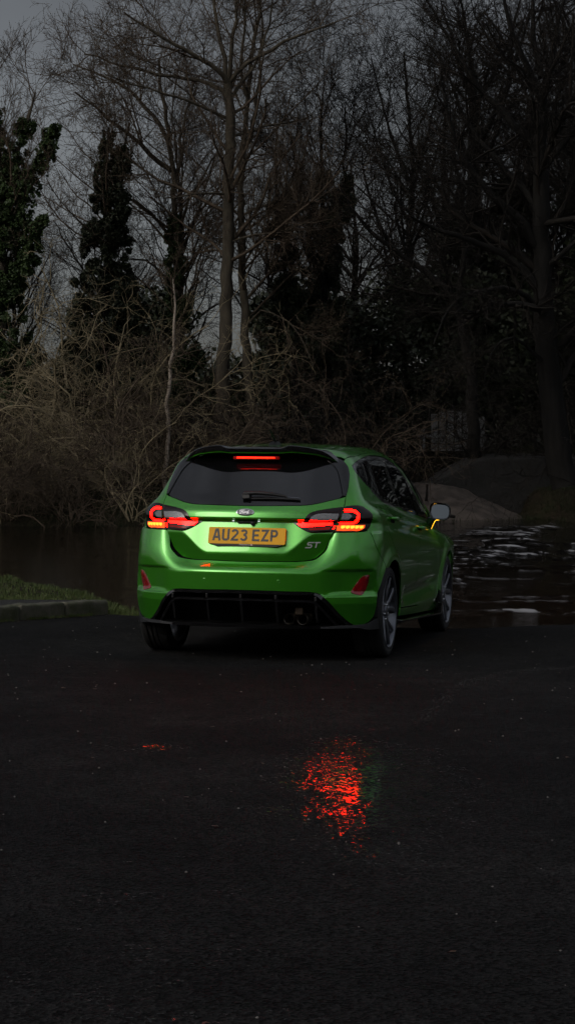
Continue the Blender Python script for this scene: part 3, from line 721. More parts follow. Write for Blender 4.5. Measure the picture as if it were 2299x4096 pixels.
# ---- twin exhaust
ex = empty('exhaust'); ex.parent = car
for x in (.315, .405):
    mb = MB(); mb.lathe([(0, .0335), (.004, .0355), (.010, .036), (.16, .034), (.16, .030), (.012, .031), (.002, .0315)], 32, 'Y', (x, .052, .288)); mb.build('tailpipe', M_steel, ex, sm=True)
    mb = MB(); mb.lathe([(.10, .031), (.10, .0001)], 20, 'Y', (x, .052, .288), closed=False); mb.build('tailpipe_inside', M_dark, ex)
mb = MB(); mb.box((.362, .16, .335), (.055, .06, .05)); mb.box((.362, .22, .285), (.16, .10, .06)); mb.build('exhaust_bracket', mat('rusty_bracket', (.035, .024, .015), rough=.6, metal=.6), ex, bevel=.006)

# ---- roof spoiler: green base, gloss black blade, brake lamp below
sx = [0, .10, .18, .200, .230, .25, .30, .36, .41, .447, .483, .515, .543]
zt = [1.402, 1.402, 1.402, 1.407, 1.420, 1.422, 1.418, 1.4105, 1.400, 1.3885, 1.366, 1.336, 1.308]
zb = [1.371, 1.371, 1.371, 1.372, 1.376, 1.377, 1.374, 1.368, 1.361, 1.352, 1.338, 1.320, 1.300]
def spoiler_part(name, m, mode):
    X = [-a for a in reversed(sx[1:])] + sx; ZT = list(reversed(zt[1:])) + zt; ZB = list(reversed(zb[1:])) + zb
    V = []; F = []; k = 8
    for x, a, b in zip(X, ZT, ZB):
        ax = abs(x); y = .305 + 1.6 * max(ax - .2, 0)**2; e = min(1, (.550 - ax) / .10)
        yr = .60 - .12 * (ax / .55)**2; yr = y + .03 + max(yr - y - .03, 0) * max(e, 0); zr = float(Zroof(np.array(ax), np.array(yr))) + .001; zr = zr * e + (a + .004) * (1 - e)
        ym = (y * .6 + yr * .4); zm = (float(Zroof(np.array(ax), np.array(max(ym, .36)))) * .35 + a * .65) * e + (a + .004) * (1 - e)
        if mode == 'blade': ring = [(y, a - .004), (y + .006, a), (ym, max(zm, a * .5 + zr * .5) if e >= 1 else a * .5 + zr * .5), (yr, zr), (yr, zr - .012), (ym, b + .010), (y + .02, b + .004), (y + .004, b + .008)]
        else:
            ring = [(y + .010, b + .004), (y + .02, b + .006), (ym, b + .008), (yr - .02, zr - .014), (yr - .03, zr - .03), (ym + .03, b - .004), (y + .05, b - .006), (y + .012, b - .0035)]
            if e < 1: ring = [(y + .012 + (p - y - .012) * e, b + .004 + (q_ - b - .004) * e) for p, q_ in ring]
        for (yy, z) in ring: V.append((x, yy, z))
    n = len(X)
    for i in range(n - 1):
        for j in range(k): F.append((i * k + j, i * k + (j + 1) % k, i * k + k + (j + 1) % k, i * k + k + j))
    F += [tuple(range(k)), tuple((n - 1) * k + j for j in reversed(range(k)))]
    mb = MB(); mb.add(V, F); return mb.build(name, m, car, sm=True)
spb = spoiler_part('spoiler_base', M_paint, 'base')
spo = spoiler_part('roof_spoiler', M_black, 'blade')
bl = MB().box((.003, .350, 1.3385), (.315, .03, .020)).build('brake_lamp', M_reddim, car, bevel=.004)
MB().box((.003, .3345, 1.3385), (.262, .006, .0085)).build('brake_light', M_redhot, bl, bevel=.0015)
for x in (-.08, .003, .085): MB().box((x, .3325, 1.3375), (.018, .006, .010)).build('led_cell', M_amberhot if False else M_redhot, bl, bevel=.002)

# ---- wiper
wp = empty('rear_wiper'); wp.parent = car
MB().add([(-.040, .150, 1.095), (.015, .146, 1.094), (.020, .140, 1.066), (-.036, .142, 1.064), (-.040, .21, 1.100), (.015, .21, 1.098), (.02, .19, 1.062), (-.036, .19, 1.062)], [(0, 1, 2, 3), (7, 6, 5, 4), (0, 4, 5, 1), (1, 5, 6, 2), (2, 6, 7, 3), (3, 7, 4, 0)]).build('wiper_base', M_matt, wp, bevel=.005)
def wp_pt(x, z, d): p = from_cyl(np.array([(math.atan2(x, YA - .18) * UR, z)])); n_ = grad(p)[0]; return tuple(p[0] + n_ * d)
mb = MB(); A = [(-.03, 1.080, .026), (.06, 1.084, .028), (.17, 1.080, .022), (.25, 1.070, .018), (.262, 1.062, .016)]
mb.tube([wp_pt(*a) for a in A], [.013, .0135, .0115, .009, .007], 8); mb.build('wiper_arm', M_matt, wp, sm=True)
mb = MB(); mb.tube([wp_pt(.235, 1.068, .016), wp_pt(.33, 1.066, .012), wp_pt(.352, 1.062, .012)], [.004, .0035, .003], 6); mb.build('wiper_blade', M_rim, wp, sm=True)
mb = MB(); mb.tube([wp_pt(.0, 1.058, .010), wp_pt(.12, 1.060, .010), wp_pt(.26, 1.058, .010), wp_pt(.352, 1.053, .010)], [.006, .008, .008, .006], 6); mb.build('wiper_rubber', M_matt, wp, sm=True)

# ---- badges
pb = from_cyl(np.array([(.0015, .9755)])); nb = Vector(grad(pb)[0]); pb = Vector(pb[0]) + nb * .003; nb = Vector((0, -.90, .36)).normalized()
ub = Vector((1, 0, 0)); vb = nb.cross(ub); vb = vb if vb.z > 0 else -vb
def place_badge(u, v, d): return pb + ub * u + vb * v + nb * d
badge = MB(); n = 40
def ell(rx, ry, d): return [place_badge(rx * math.cos(2 * math.pi * i / n), ry * math.sin(2 * math.pi * i / n), d) for i in range(n)]
badge.add(ell(.060, .0245, -.006) + ell(.060, .0245, .003) + ell(.0545, .0205, .0045) + ell(.0535, .0197, .0018), [(k * n + i, k * n + (i + 1) % n, (k + 1) * n + (i + 1) % n, (k + 1) * n + i) for k in range(3) for i in range(n)])
bd = badge.build('oval_badge', M_chrome, car, sm=True)
MB().add(ell(.0537, .0198, .0020), [tuple(range(n))]).build('badge_face', M_blue, bd)
sc_ = .001
def pth(l): return [(a * sc_, b * sc_) for a, b in l]
ford = [pth([(-34, 3), (-36, 8), (-32, 12), (-22, 13.5), (-8, 13), (-4, 14.5)]), pth([(-18, 13), (-22, 5), (-25, -5), (-29, -11), (-34, -11), (-36, -7), (-33, -4)]), pth([(-29, 2), (-22, 2.5), (-15, 3)]),
        pth(arc(-10, -4, 5, 5, 0, 360, 12)), pth([(-5, -3), (0, 2), (3, 1), (1, -8)]), pth([(2, -3), (6, 1), (10, 1.5)]), pth(arc(15, -4, 5, 5, 20, 340, 12)), pth([(24, 12), (20, 0), (19, -6), (22, -9), (27, -6)]), pth([(-22, -9), (-16, -8), (-14, -4)])]
strokes('badge_script', ford, .0034, place_badge, M_silver, bd, depth=.0035)
pst = from_cyl(np.array([(.4615, .768)])); nst = Vector(grad(pst)[0]); pst = Vector(pst[0])
us = Vector((1, .30, 0)).normalized(); us = (us - nst * us.dot(nst)).normalized(); vs = nst.cross(us); vs = vs if vs.z > 0 else -vs
def place_st(u, v, d): return pst + us * (u + .25 * v) + vs * v + nst * (d + .001)
S_ = [(.004, .0165), (-.030, .0165), (-.036, .012), (-.036, .006), (-.031, .0015), (-.012, .0015), (-.007, -.003), (-.007, -.011), (-.013, -.0165), (-.046, -.0165)]
T_ = [[(.009, .0165), (.046, .0165)], [(.0225, .0165), (.0225, .011), (.0225, -.0185)]]
strokes('model_badge', [S_] + T_, .0068, place_st, M_silver, car, depth=.003)

# ---- number plate
pc = Vector((.0125, .100, .8215)); up_ = Vector((0, .028, .107)).normalized(); upx = Vector((1, 0, -.004)).normalized(); npl = upx.cross(up_).normalized(); npl = npl if npl.y < 0 else -npl
def place_pl(u, v, d): return pc + upx * u + up_ * v + npl * d
def rrect(w, h, r, n=5):
    o = []
    for cx, cy, a in ((w / 2 - r, h / 2 - r, 0), (-w / 2 + r, h / 2 - r, 90), (-w / 2 + r, -h / 2 + r, 180), (w / 2 - r, -h / 2 + r, 270)): o += arc(cx, cy, r, r, a, a + 90, n)
    return o
def slab(name, out2, place, d0, d1, m, parent, bevel=0):
    n = len(out2); return MB().add([place(u, v, d1) for u, v in out2] + [place(u, v, d0) for u, v in out2], [tuple(range(n)), tuple(range(2 * n - 1, n - 1, -1))] + [(i, n + i, n + (i + 1) % n, (i + 1) % n) for i in range(n)]).build(name, m, parent, bevel=bevel)
plate = slab('number_plate', rrect(.520, .111, .008), place_pl, -.02, .003, M_plate, car)
slab('plate_holder', [(-.245, -.050), (.245, -.050), (.245, -.056), (.205, -.070), (-.205, -.070), (-.245, -.056)], place_pl, -.02, .001, M_matt, plate)
H_, W_ = .079, .050; w_ = .0138
def glyph(c):
    h = H_ - w_; x0, x1 = w_ / 2, W_ - w_ / 2; y0, y1 = w_ / 2, H_ - w_ / 2; xm = W_ / 2; ym = H_ / 2; r = .012
    if c == 'A': return [[(x0 - .004, 0), (xm - .004, H_)], [(xm + .004, H_), (x1 + .004, 0)], [(x0 + .004, .024), (x1 - .004, .024)], [(xm - .0065, H_ - .0055), (xm + .0065, H_ - .0055)]]
    if c == 'U': return [[(x0, H_)] + [(x0, y0 + r)] + arc(x0 + r, y0 + r, r, r, 180, 270, 5) + arc(x1 - r, y0 + r, r, r, 270, 360, 5) + [(x1, H_)]]
    if c == '2': return [arc(xm, y1 - .0155, x1 - xm, .0155, 165, -40, 10) + [(x0 + .002, y0 + .004), (x0, y0), (W_, y0)]]
    if c == '3': return [arc(xm, y1 - .0145, x1 - xm - .001, .0145, 160, -75, 9) + [(xm, ym + .001)], [(xm, ym + .001)] + arc(xm, y0 + .0165, x1 - xm, .0165, 75, -160, 10)]
    if c == 'E': return [[(W_ - .003, y1), (x0, y1), (x0, y0), (W_ - .001, y0)], [(x0, ym), (W_ - .008, ym)]]
    if c == 'Z': return [[(0, y1), (x1 - .001, y1), (x0 + .001, y0), (W_, y0)]]
    if c == 'P': return [[(x0, 0), (x0, y1)] + [(x1 - .016, y1)] + arc(x1 - .016, y1 - .0185, .016, .0185, 90, -90, 10) + [(x0, y1 - .037)]]
paths = []; x = -.2285
for ch in 'AU23 EZP':
    if ch == ' ': x += .022; continue
    for p_ in glyph(ch): paths.append([(x + a, b - H_ / 2 + .004) for a, b in p_])
    x += .061
strokes('plate_lettering', paths, w_, lambda u, v, d: place_pl(u, v, d + .0031), M_ink, plate, depth=.0012)
def tiny_text(body, size, u0, v0, m, name):
    cu = bpy.data.curves.new(name, 'FONT'); cu.body = body; cu.size = size; cu.extrude = .0003
    t_ = bpy.data.objects.new('tmp', cu); COL.objects.link(t_); bpy.context.view_layer.update()
    me = bpy.data.meshes.new_from_object(t_.evaluated_get(bpy.context.evaluated_depsgraph_get())); bpy.data.objects.remove(t_)
    for v in me.vertices: v.co = place_pl(u0 + v.co.x, v0 + v.co.y, .0034 + v.co.z)
    me.materials.clear(); return link(name, me, m, plate)
tiny_text('Performance', .0135, -.045, -.0645, M_white, 'holder_lettering')
slab('holder_emblem', [(a + .036, b - .0605) for a, b in rrect(.014, .009, .002)], lambda u, v, d: place_pl(u, v, d), .0012, .002, M_refl, plate)
slab('plate_mark', rrect(.040, .0012, .0005), lambda u, v, d: place_pl(u - .01, v - .0475, d), .003, .0034, M_ink, plate)
for u in (-.086, .088):
    MB().box((u + .002, .112, .9185), (.013, .008, .003)).build('plate_lamp', M_led, car, bevel=.001)
mb = MB(); mb.box((.005, .130, .911), (.13, .03, .012)); mb.build('tailgate_handle', M_matt, car, bevel=.004)
mb = MB(); mb.lathe([(0, .013), (-.006, .012), (-.008, .006), (-.006, .0005)], 16, 'Y', (.045, .116, .902), closed=False); mb.build('reversing_camera', M_matt, car, sm=True)

# ---- aerial
MB().add([(-.042, .81, 1.434), (.042, .81, 1.434), (.030, .93, 1.444), (-.030, .93, 1.444), (-.026, .845, 1.462), (.026, .845, 1.462), (.016, .90, 1.466), (-.016, .90, 1.466)], [(3, 2, 1, 0), (4, 5, 6, 7), (0, 1, 5, 4), (1, 2, 6, 5), (2, 3, 7, 6), (3, 0, 4, 7)]).tube([(0, .88, 1.46), (0, .80, 1.50), (0, .70, 1.545)], [.010, .007, .005], 8).build('roof_aerial', M_matt, car, sm=True, bevel=.003)

# ---- door handles and mirrors
for s in (1, -1):
    for y0, z0 in ((.80, .948), (1.93, .868)):
        q = from_side(np.array([(y0 + .02, z0 - .004), (y0 + .10, z0 - .010), (y0 + .20, z0 - .018)]))
        o_ = [0.008, .034, .010]
        pts = [(p[0] + o, p[1], p[2]) for p, o in zip(q, (.004, .040, .004))]
        mid = [tuple(np.array(pts[0]) * (1 - t) + np.array(pts[2]) * t + np.array([.036 * math.sin(math.pi * t)**.5, 0, 0])) for t in np.linspace(0, 1, 9)]
        mb = MB(); V = []; F = []
        for i, p in enumerate(mid):
            k = .6 + .4 * math.sin(math.pi * i / 8)
            for dx, dz in ((-.012, .012), (.004, .013), (.010, .004), (.008, -.010), (-.008, -.013)): V.append((s * (p[0] + dx * k), p[1], p[2] + dz * k))
        for i in range(8):
            for j in range(5): F.append((i * 5 + j, i * 5 + (j + 1) % 5, i * 5 + 5 + (j + 1) % 5, i * 5 + 5 + j))
        F += [(0, 1, 2, 3, 4), (44, 43, 42, 41, 40)]
        mb.add(V, F); mb.build('door_handle', M_paint, car, sm=True)
        cq = from_side(np.array([(y0 + .11, z0 - .022)]))[0]
        mb = MB(); n = 20; mb.add([(s * (cq[0] + .002), cq[1] + .075 * math.cos(2 * math.pi * i / n), cq[2] + .026 * math.sin(2 * math.pi * i / n)) for i in range(n)], [tuple(range(n))]); mb.build('handle_recess', M_dark, car)
    mi = empty('door_mirror'); mi.parent = car
    mx, my, mz = .900, 2.50, .985
    def ring(y, w, h, cx=0, cz=0, k=20):
        o = []
        for i in range(k):
            a = 2 * math.pi * i / k; c_, s_ = math.cos(a), math.sin(a)
            px = w * math.copysign(abs(c_)**.62, c_); pz = h * math.copysign(abs(s_)**.62, s_)
            o.append((s * (mx + cx + px), y, mz + cz + pz - .10 * (px + w) * (1 if pz > 0 else .12)))
        return o
    rings = [ring(my + .004, .072, .061), ring(my - .004, .080, .069), ring(my + .01, .083, .072), ring(my + .05, .080, .068, -.002, 0), ring(my + .10, .062, .050, -.008, -.004), ring(my + .125, .030, .024, -.015, -.006)]
    k = 20; V = [p for r_ in rings for p in r_]; F = [(i * k + j, i * k + (j + 1) % k, (i + 1) * k + (j + 1) % k, (i + 1) * k + j) for i in range(5) for j in range(k)] + [tuple(5 * k + j for j in range(k))]
    MB().add(V, F).build('mirror_housing', M_black, mi, sm=True)
    MB().add([(a, b + .010 + (c - mz) * .17, c) for a, b, c in ring(my + .002, .0715, .0605)], [tuple(range(k))]).build('mirror_glass', M_mirror, mi)
    mb = MB(); V = [(s * .800, my + .02, .935), (s * .865, my + .01, .930), (s * .865, my + .09, .930), (s * .800, my + .14, .935), (s * .775, my + .05, .850), (s * .822, my + .04, .845), (s * .822, my + .12, .845), (s * .775, my + .16, .850)]
    mb.add(V, [(0, 1, 2, 3), (7, 6, 5, 4), (0, 4, 5, 1), (1, 5, 6, 2), (2, 6, 7, 3), (3, 7, 4, 0)]); mb.build('mirror_foot', M_black, mi, sm=True, bevel=.008)
    mb = MB(); mb.tube([(s * .832, my + .015, .842), (s * .842, my + .012, .865), (s * .858, my + .010, .900), (s * .868, my + .010, .911), (s * .900, my + .006, .9155), (s * .940, my + .004, .922), (s * .962, my + .01, .934)], [.0012, .0016, .0020, .0022, .0022, .0024, .0022], 6); mb.build('mirror_indicator', mat('lit_mirror_indicator', (.5, .3, .02), emit=(1.0, .50, .02), estr=3.2), mi, sm=True)
    MB().box((s * .895, my + .124, .950), (.07, .014, .016)).build('indicator_lens', mat('bright_indicator', (.5, .3, .02), emit=(1.0, .45, .02), estr=160.0), mi, bevel=.004)

# ---- wheels
def wheel(name, x, yc, s):
    e = empty(name, (s * x, yc, WZ)); e.parent = car                 # s: outer side
    wdt = .205
    prof = [(-.005, .2475), (-.001, .262), (.001, .280), (-.004, .297), (-.016, .3075), (-.030, .3105)]
    for gv in (-.058, -.092, -.126): prof += [(gv + .006, .311), (gv + .003, .305), (gv - .003, .305), (gv - .006, .311)]
    prof += [(-.175, .3105), (-.190, .3075), (-.201, .297), (-.206, .28), (-.204, .262), (-.200, .2475)]
    MB().lathe([(s * a, r) for a, r in prof], 72).build('tyre', M_tyre, e, sm=True)
    MB().lathe([(s * a, r) for a, r in [(-.004, .2485), (.000, .2475), (.001, .2435), (-.004, .2385), (-.018, .2335), (-.05, .222), (-.16, .215), (-.195, .228), (-.200, .2485)]], 72).build('rim', M_rim, e, sm=True)
    V, Fc = [], []
    mb = MB()
    for kk in range(5):
        a0 = 2 * math.pi * kk / 5 + .3
        for sg in (-1, 1):
            # each arm of the Y: from the hub out to the rim
            st = [(.050, sg * .017, .022, -.030), (.105, sg * .022, .021, -.022), (.165, sg * .046, .021, -.013), (.2385, sg * .084, .024, -.005)]
            V = []; F = []
            for (r, off, hw, ax) in st:
                for (o2, d2) in ((-hw, -.006), (-hw * .45, 0), (hw * .45, 0), (hw, -.006), (hw * .8, -.034), (-hw * .8, -.034)):
                    yy, zz2 = r, off + o2
                    V.append((s * (ax + d2), yy * math.cos(a0) - zz2 * math.sin(a0), yy * math.sin(a0) + zz2 * math.cos(a0)))
            for i in range(3):
                for j in range(6): F.append((i * 6 + j, i * 6 + (j + 1) % 6, i * 6 + 6 + (j + 1) % 6, i * 6 + 6 + j))
            F += [tuple(range(6)), tuple(18 + j for j in reversed(range(6)))]
            sp = MB().add(V, F).build('spoke', M_rim, e, bevel=.0025)
        MB().lathe([(s * -.030, .0085), (s * -.022, .0085), (s * -.020, .005), (s * -.020, .0001)], 8, c=(0, .054 * math.cos(a0 + .62), .054 * math.sin(a0 + .62)), closed=False).build('wheel_nut', M_chrome, e)
    MB().lathe([(s * -.07, .072), (s * -.036, .074), (s * -.028, .066), (s * -.026, .038), (s * -.020, .034), (s * -.019, .0001)], 30, closed=False).build('hub', M_rim, e, sm=True)
    MB().lathe([(s * -.085, .150), (s * -.085, .06), (s * -.105, .06), (s * -.105, .150)], 40).build('brake_disc', M_brakedisc, e, sm=True)
    return e
for yc in (WY, WY + WB):
    for s in (1, -1): wheel('wheel', .846 if yc == WY else .850, yc, s)

# ================================================================== bare winter trees
def tubes(lines, sides):
    """lines: list of (P (N,K,3), Rad (N,K)) -> V, F(quads)"""
    VV, FF, base = [], [], 0
    for (P, Rd), S in zip(lines, sides):
        N, K, _ = P.shape
        T = np.empty_like(P); T[:, 1:-1] = P[:, 2:] - P[:, :-2]; T[:, 0] = P[:, 1] - P[:, 0]; T[:, -1] = P[:, -1] - P[:, -2]
        T /= np.linalg.norm(T, axis=2, keepdims=True) + 1e-9
        ref = np.where(np.abs(T[:, :1, 2:3]) < .9, np.array([0, 0, 1.]), np.array([1., 0, 0])); ref = np.repeat(ref, K, 1)
        A = np.cross(T, ref); A /= np.linalg.norm(A, axis=2, keepdims=True) + 1e-9; B = np.cross(T, A)
        a = 2 * np.pi * np.arange(S) / S
        V = P[:, :, None] + Rd[:, :, None, None] * (A[:, :, None] * np.cos(a)[None, None, :, None] + B[:, :, None] * np.sin(a)[None, None, :, None])
        idx = base + (np.arange(N)[:, None, None] * K + np.arange(K - 1)[None, :, None]) * S + np.arange(S)[None, None, :]
        nx = np.roll(np.arange(S), -1)[None, None, :] - np.arange(S)[None, None, :]
        FF.append(np.stack([idx, idx + nx, idx + nx + S, idx + S], -1).reshape(-1, 4)); VV.append(V.reshape(-1, 3)); base += N * K * S
    return np.concatenate(VV), np.concatenate(FF)
def walk(r, P0, D0, L, K, wig, trop, droop=0.0):
    N = len(P0); P = np.empty((N, K, 3)); P[:, 0] = P0; D = D0.copy(); step = (L / (K - 1))[:, None]
    for k in range(1, K):
        D = D + r.normal(0, wig, (N, 3)) + np.array([0, 0, trop - droop * k / K]); D /= np.linalg.norm(D, axis=1, keepdims=True)
        P[:, k] = P[:, k - 1] + D * step
    return P
def spawn(r, P, Rd, n, t0, ang, asd, L0, shrink, rr, rmin):
    N, K, _ = P.shape; n = np.maximum(r.poisson(n, N), 1) if np.isscalar(n) else n
    par = np.repeat(np.arange(N), n); M = len(par)
    t = t0 + (1 - t0) * r.random(M)**.9; u = t * (K - 1); i = np.minimum(u.astype(int), K - 2); f = (u - i)[:, None]
    p = P[par, i] * (1 - f) + P[par, i + 1] * f; T = P[par, i + 1] - P[par, i]; T /= np.linalg.norm(T, axis=1, keepdims=True) + 1e-9
    rad = Rd[par, i] * (1 - f[:, 0]) + Rd[par, i + 1] * f[:, 0]
    q = r.normal(0, 1, (M, 3)); q -= (q * T).sum(1, keepdims=True) * T; q /= np.linalg.norm(q, axis=1, keepdims=True) + 1e-9
    a = np.radians(np.clip(r.normal(ang, asd, M), 12, 100))[:, None]
    D = T * np.cos(a) + q * np.sin(a)
    Lp = np.linalg.norm(np.diff(P, axis=1), axis=2).sum(1)[par]
    L = L0 * Lp**.6 * (1 - shrink * t) * r.uniform(.6, 1.25, M)
    return p, D, L, np.maximum(rad * rr * r.uniform(.7, 1.1, M), rmin)
def taper(r0, K, end): return r0[:, None] * np.linspace(1, end, K)[None, :]
def tree_mesh(name, seed, limbs, r_lim, spec, wood_levels=1):
    """limbs: hand-laid polylines (world metres); spec: one dict per further level. Returns (wood V,F), (crown V,F), lines"""
    r = np.random.default_rng(seed); lines = []; sides = []
    for P, (ra, rb) in zip(limbs, r_lim):
        P = np.array(P, float); d = np.r_[0, np.cumsum(np.linalg.norm(np.diff(P, axis=0), axis=1))]; K = max(6, int(d[-1] / .28)); s = np.linspace(0, d[-1], K)
        Q = np.c_[[np.interp(s, d, P[:, j]) for j in range(3)]].T
        k2 = np.array([.25, .5, .25])
        for _ in range(2): Q[1:-1] = Q[:-2] * .25 + Q[1:-1] * .5 + Q[2:] * .25
        Q[1:-1] += r.normal(0, .022, (K - 2, 3))
        lines.append((Q[None], np.linspace(ra, rb, K)[None]))
    sides = [8] * len(lines); wood = (list(lines), list(sides)); crown = ([], []); prev = lines
    for li, s in enumerate(spec):
        new = []
        for P, Rd in prev:
            Ls = np.linalg.norm(np.diff(P, axis=1), axis=2).sum(1)
            n = s['n'] if not s.get('perm') else np.maximum(r.poisson(s['perm'] * Ls), 1)
            p, D, L, ra = spawn(r, P, Rd, n, s.get('t0', .2) if not (li == 0 and 't0s' in s) else s['t0s'], s['ang'], s.get('asd', 12), s['L'], s.get('shrink', .5), s.get('rr', .55), s.get('rmin', .004))
            if 'up' in s: D[:, 2] += s['up']; D /= np.linalg.norm(D, axis=1, keepdims=True)
            if 'zmin' in s:
                k_ = p[:, 2] > s['zmin']; p, D, L, ra = p[k_], D[k_], L[k_], ra[k_]
                if not len(p): continue
            L = np.minimum(L, s.get('Lmax', 9))
            Q = walk(r, p, D, L, s['K'], s['wig'], s.get('trop', .03), s.get('droop', 0)); new.append((Q, taper(ra, s['K'], s.get('end', .35))))
        if not new: break
        P = np.concatenate([a for a, b in new]); Rd = np.concatenate([b for a, b in new]); prev = [(P, Rd)]
        tgt = wood if li < wood_levels - 1 else crown
        tgt[0].append((P, Rd)); tgt[1].append(s.get('S', 3))
    return tubes(*wood), tubes(*crown), lines, crown[0]
def bark(name, a, b, scale=6, bumpd=.02):
    m = mat(name, a, rough=.9, spec=.2); g = NT(m); c = g.coord('Object', (1, 1, .25)); n1 = g.noise(c, scale, 6, .65); n2 = g.noise(g.coord('Object'), scale * .4, 4)
    g.set(g.b, 'Base Color', g.mix(g.mr(n1, .35, .68, 0, 1), a, b)); g.set(g.b, 'Normal', g.bump(g.math('ADD', n1, n2), .9, bumpd)); return m
M_bark = bark('grey_brown_bark', (.030, .026, .020), (.085, .072, .052)); M_twig = bark('brown_twigs', (.045, .034, .025), (.105, .080, .056), 3)
M_bark_d = bark('dark_bark', (.0045, .0042, .004), (.012, .011, .0095)); M_twig_d = bark('dark_twigs', (.008, .007, .0058), (.019, .0155, .0125), 3)
M_twig_l = bark('pale_twigs', (.15, .125, .075), (.34, .28, .18), 3); M_birch = bark('birch_bark', (.16, .13, .10), (.42, .36, .30), 9)
def leafmat(name, a, b):
    m = mat(name, a, rough=.55, spec=.3); g = NT(m); n_ = g.noise(g.coord('Object'), 5, 3); v = g.n('ShaderNodeTexVoronoi', {'Vector': g.coord('Object'), 'Scale': 9.0})
    g.set(g.b, 'Base Color', g.mix(g.math('MULTIPLY', n_, g.mr(v.outputs['Distance'], 0, .8, .4, 1.4)), a, b)); return m
M_ivy = leafmat('ivy_leaves', (.010, .020, .006), (.045, .075, .020)); M_ever = leafmat('evergreen_leaves', (.010, .014, .008), (.030, .038, .016))
def leaves(r, C, size):
    """one pointed leaf (2 triangles folded along the rib) at each centre"""
    N = len(C); a = r.normal(0, 1, (N, 3)); a /= np.linalg.norm(a, axis=1, keepdims=True); b = np.cross(a, r.normal(0, 1, (N, 3))); b /= np.linalg.norm(b, axis=1, keepdims=True) + 1e-9; c = np.cross(a, b)
    s = (size * r.uniform(.6, 1.3, N))[:, None]
    V = np.stack([C - a * s * .6, C + b * s * .5 + c * s * .14, C + a * s * .7, C - b * s * .5 + c * s * .14], 1).reshape(-1, 3); i = np.arange(N)[:, None] * 4
    return V, np.concatenate([i + np.array([[0, 1, 2]]), i + np.array([[0, 2, 3]])])
def ivy_points(r, P, n, rad0, rad1, z0, z1, lump=.5, cs=1.0):
    """leaf centres clothing a trunk polyline P between heights z0 and z1, in uneven hanging clumps"""
    d = np.r_[0, np.cumsum(np.linalg.norm(np.diff(P, axis=0), axis=1))]
    K = int((26 + (z1 - z0) * 16) / cs**1.5); s = r.random(K) * d[-1]; C = np.c_[[np.interp(s, d, P[:, j]) for j in range(3)]].T
    k = (C[:, 2] > z0) & (C[:, 2] < z1); C = C[k]; t = (C[:, 2] - z0) / (z1 - z0); K = len(C); th = r.random(K) * 2 * np.pi
    env = (rad0 + (rad1 - rad0) * t) * r.uniform(.35, 1.0 + lump * .6, K); C = C + np.c_[env * np.cos(th), env * np.sin(th), np.zeros(K)]
    cr = cs * (.10 + .34 * (rad0 + (rad1 - rad0) * t)) * r.uniform(.6, 1.3, K); w = cr**1.6; i = r.choice(K, n, p=w / w.sum())
    q = r.normal(0, 1, (n, 3)); q /= np.linalg.norm(q, axis=1, keepdims=True); q *= (r.random(n)**.45)[:, None]
    return C[i] + q * cr[i][:, None] * np.array([1, 1, 1.25]) - np.array([0, 0, .12]) * (r.random(n)**2 * cr[i])[:, None]
def plant(name, label, cat, group, base, wood, crown, mb_, mt, ivy=None, mivy=None):
    e = empty(name, base); off = np.array(base)
    if wood is not None: obj('trunk', wood[0] - off, wood[1], mb_, e, sm=True)
    if crown is not None: obj('crown', crown[0] - off, crown[1], mt, e, sm=True)
    if ivy is not None: obj('ivy', ivy[0] - off, ivy[1], mivy or M_ivy, e)
    return tag(e, label, cat, group)
def L3(l, y, dy=None): return [(x, y + (0 if dy is None else dy * i / (len(l) - 1)), z) for i, (x, z) in enumerate(l)]
SPEC = [dict(n=9, perm=2.2, t0=.18, ang=52, L=1.25, shrink=.45, rr=.42, rmin=.012, K=8, wig=.13, trop=.05, S=4, Lmax=3.4),
        dict(n=7, perm=5.0, t0=.15, ang=46, L=.80, shrink=.45, rr=.50, rmin=.007, K=6, wig=.17, trop=.04, S=3, Lmax=1.7),
        dict(n=5, perm=7.0, t0=.12, ang=44, L=.55, shrink=.4, rr=.55, rmin=.0050, K=5, wig=.2, trop=.03, S=3, Lmax=.8),
        dict(n=3, perm=6.5, t0=.2, ang=42, L=.40, shrink=.3, rr=.6, rmin=.0036, K=3, wig=.2, trop=.02, S=3, Lmax=.35)]
def spec(**k):
    s = [dict(a) for a in SPEC]
    for i in range(4):
        for kk, v in k.get('l%d' % i, {}).items(): s[i][kk] = v
    return s
def gz1(x, y): return float(ground_z(x, y))
NT_ = 'bare trees on the far bank'
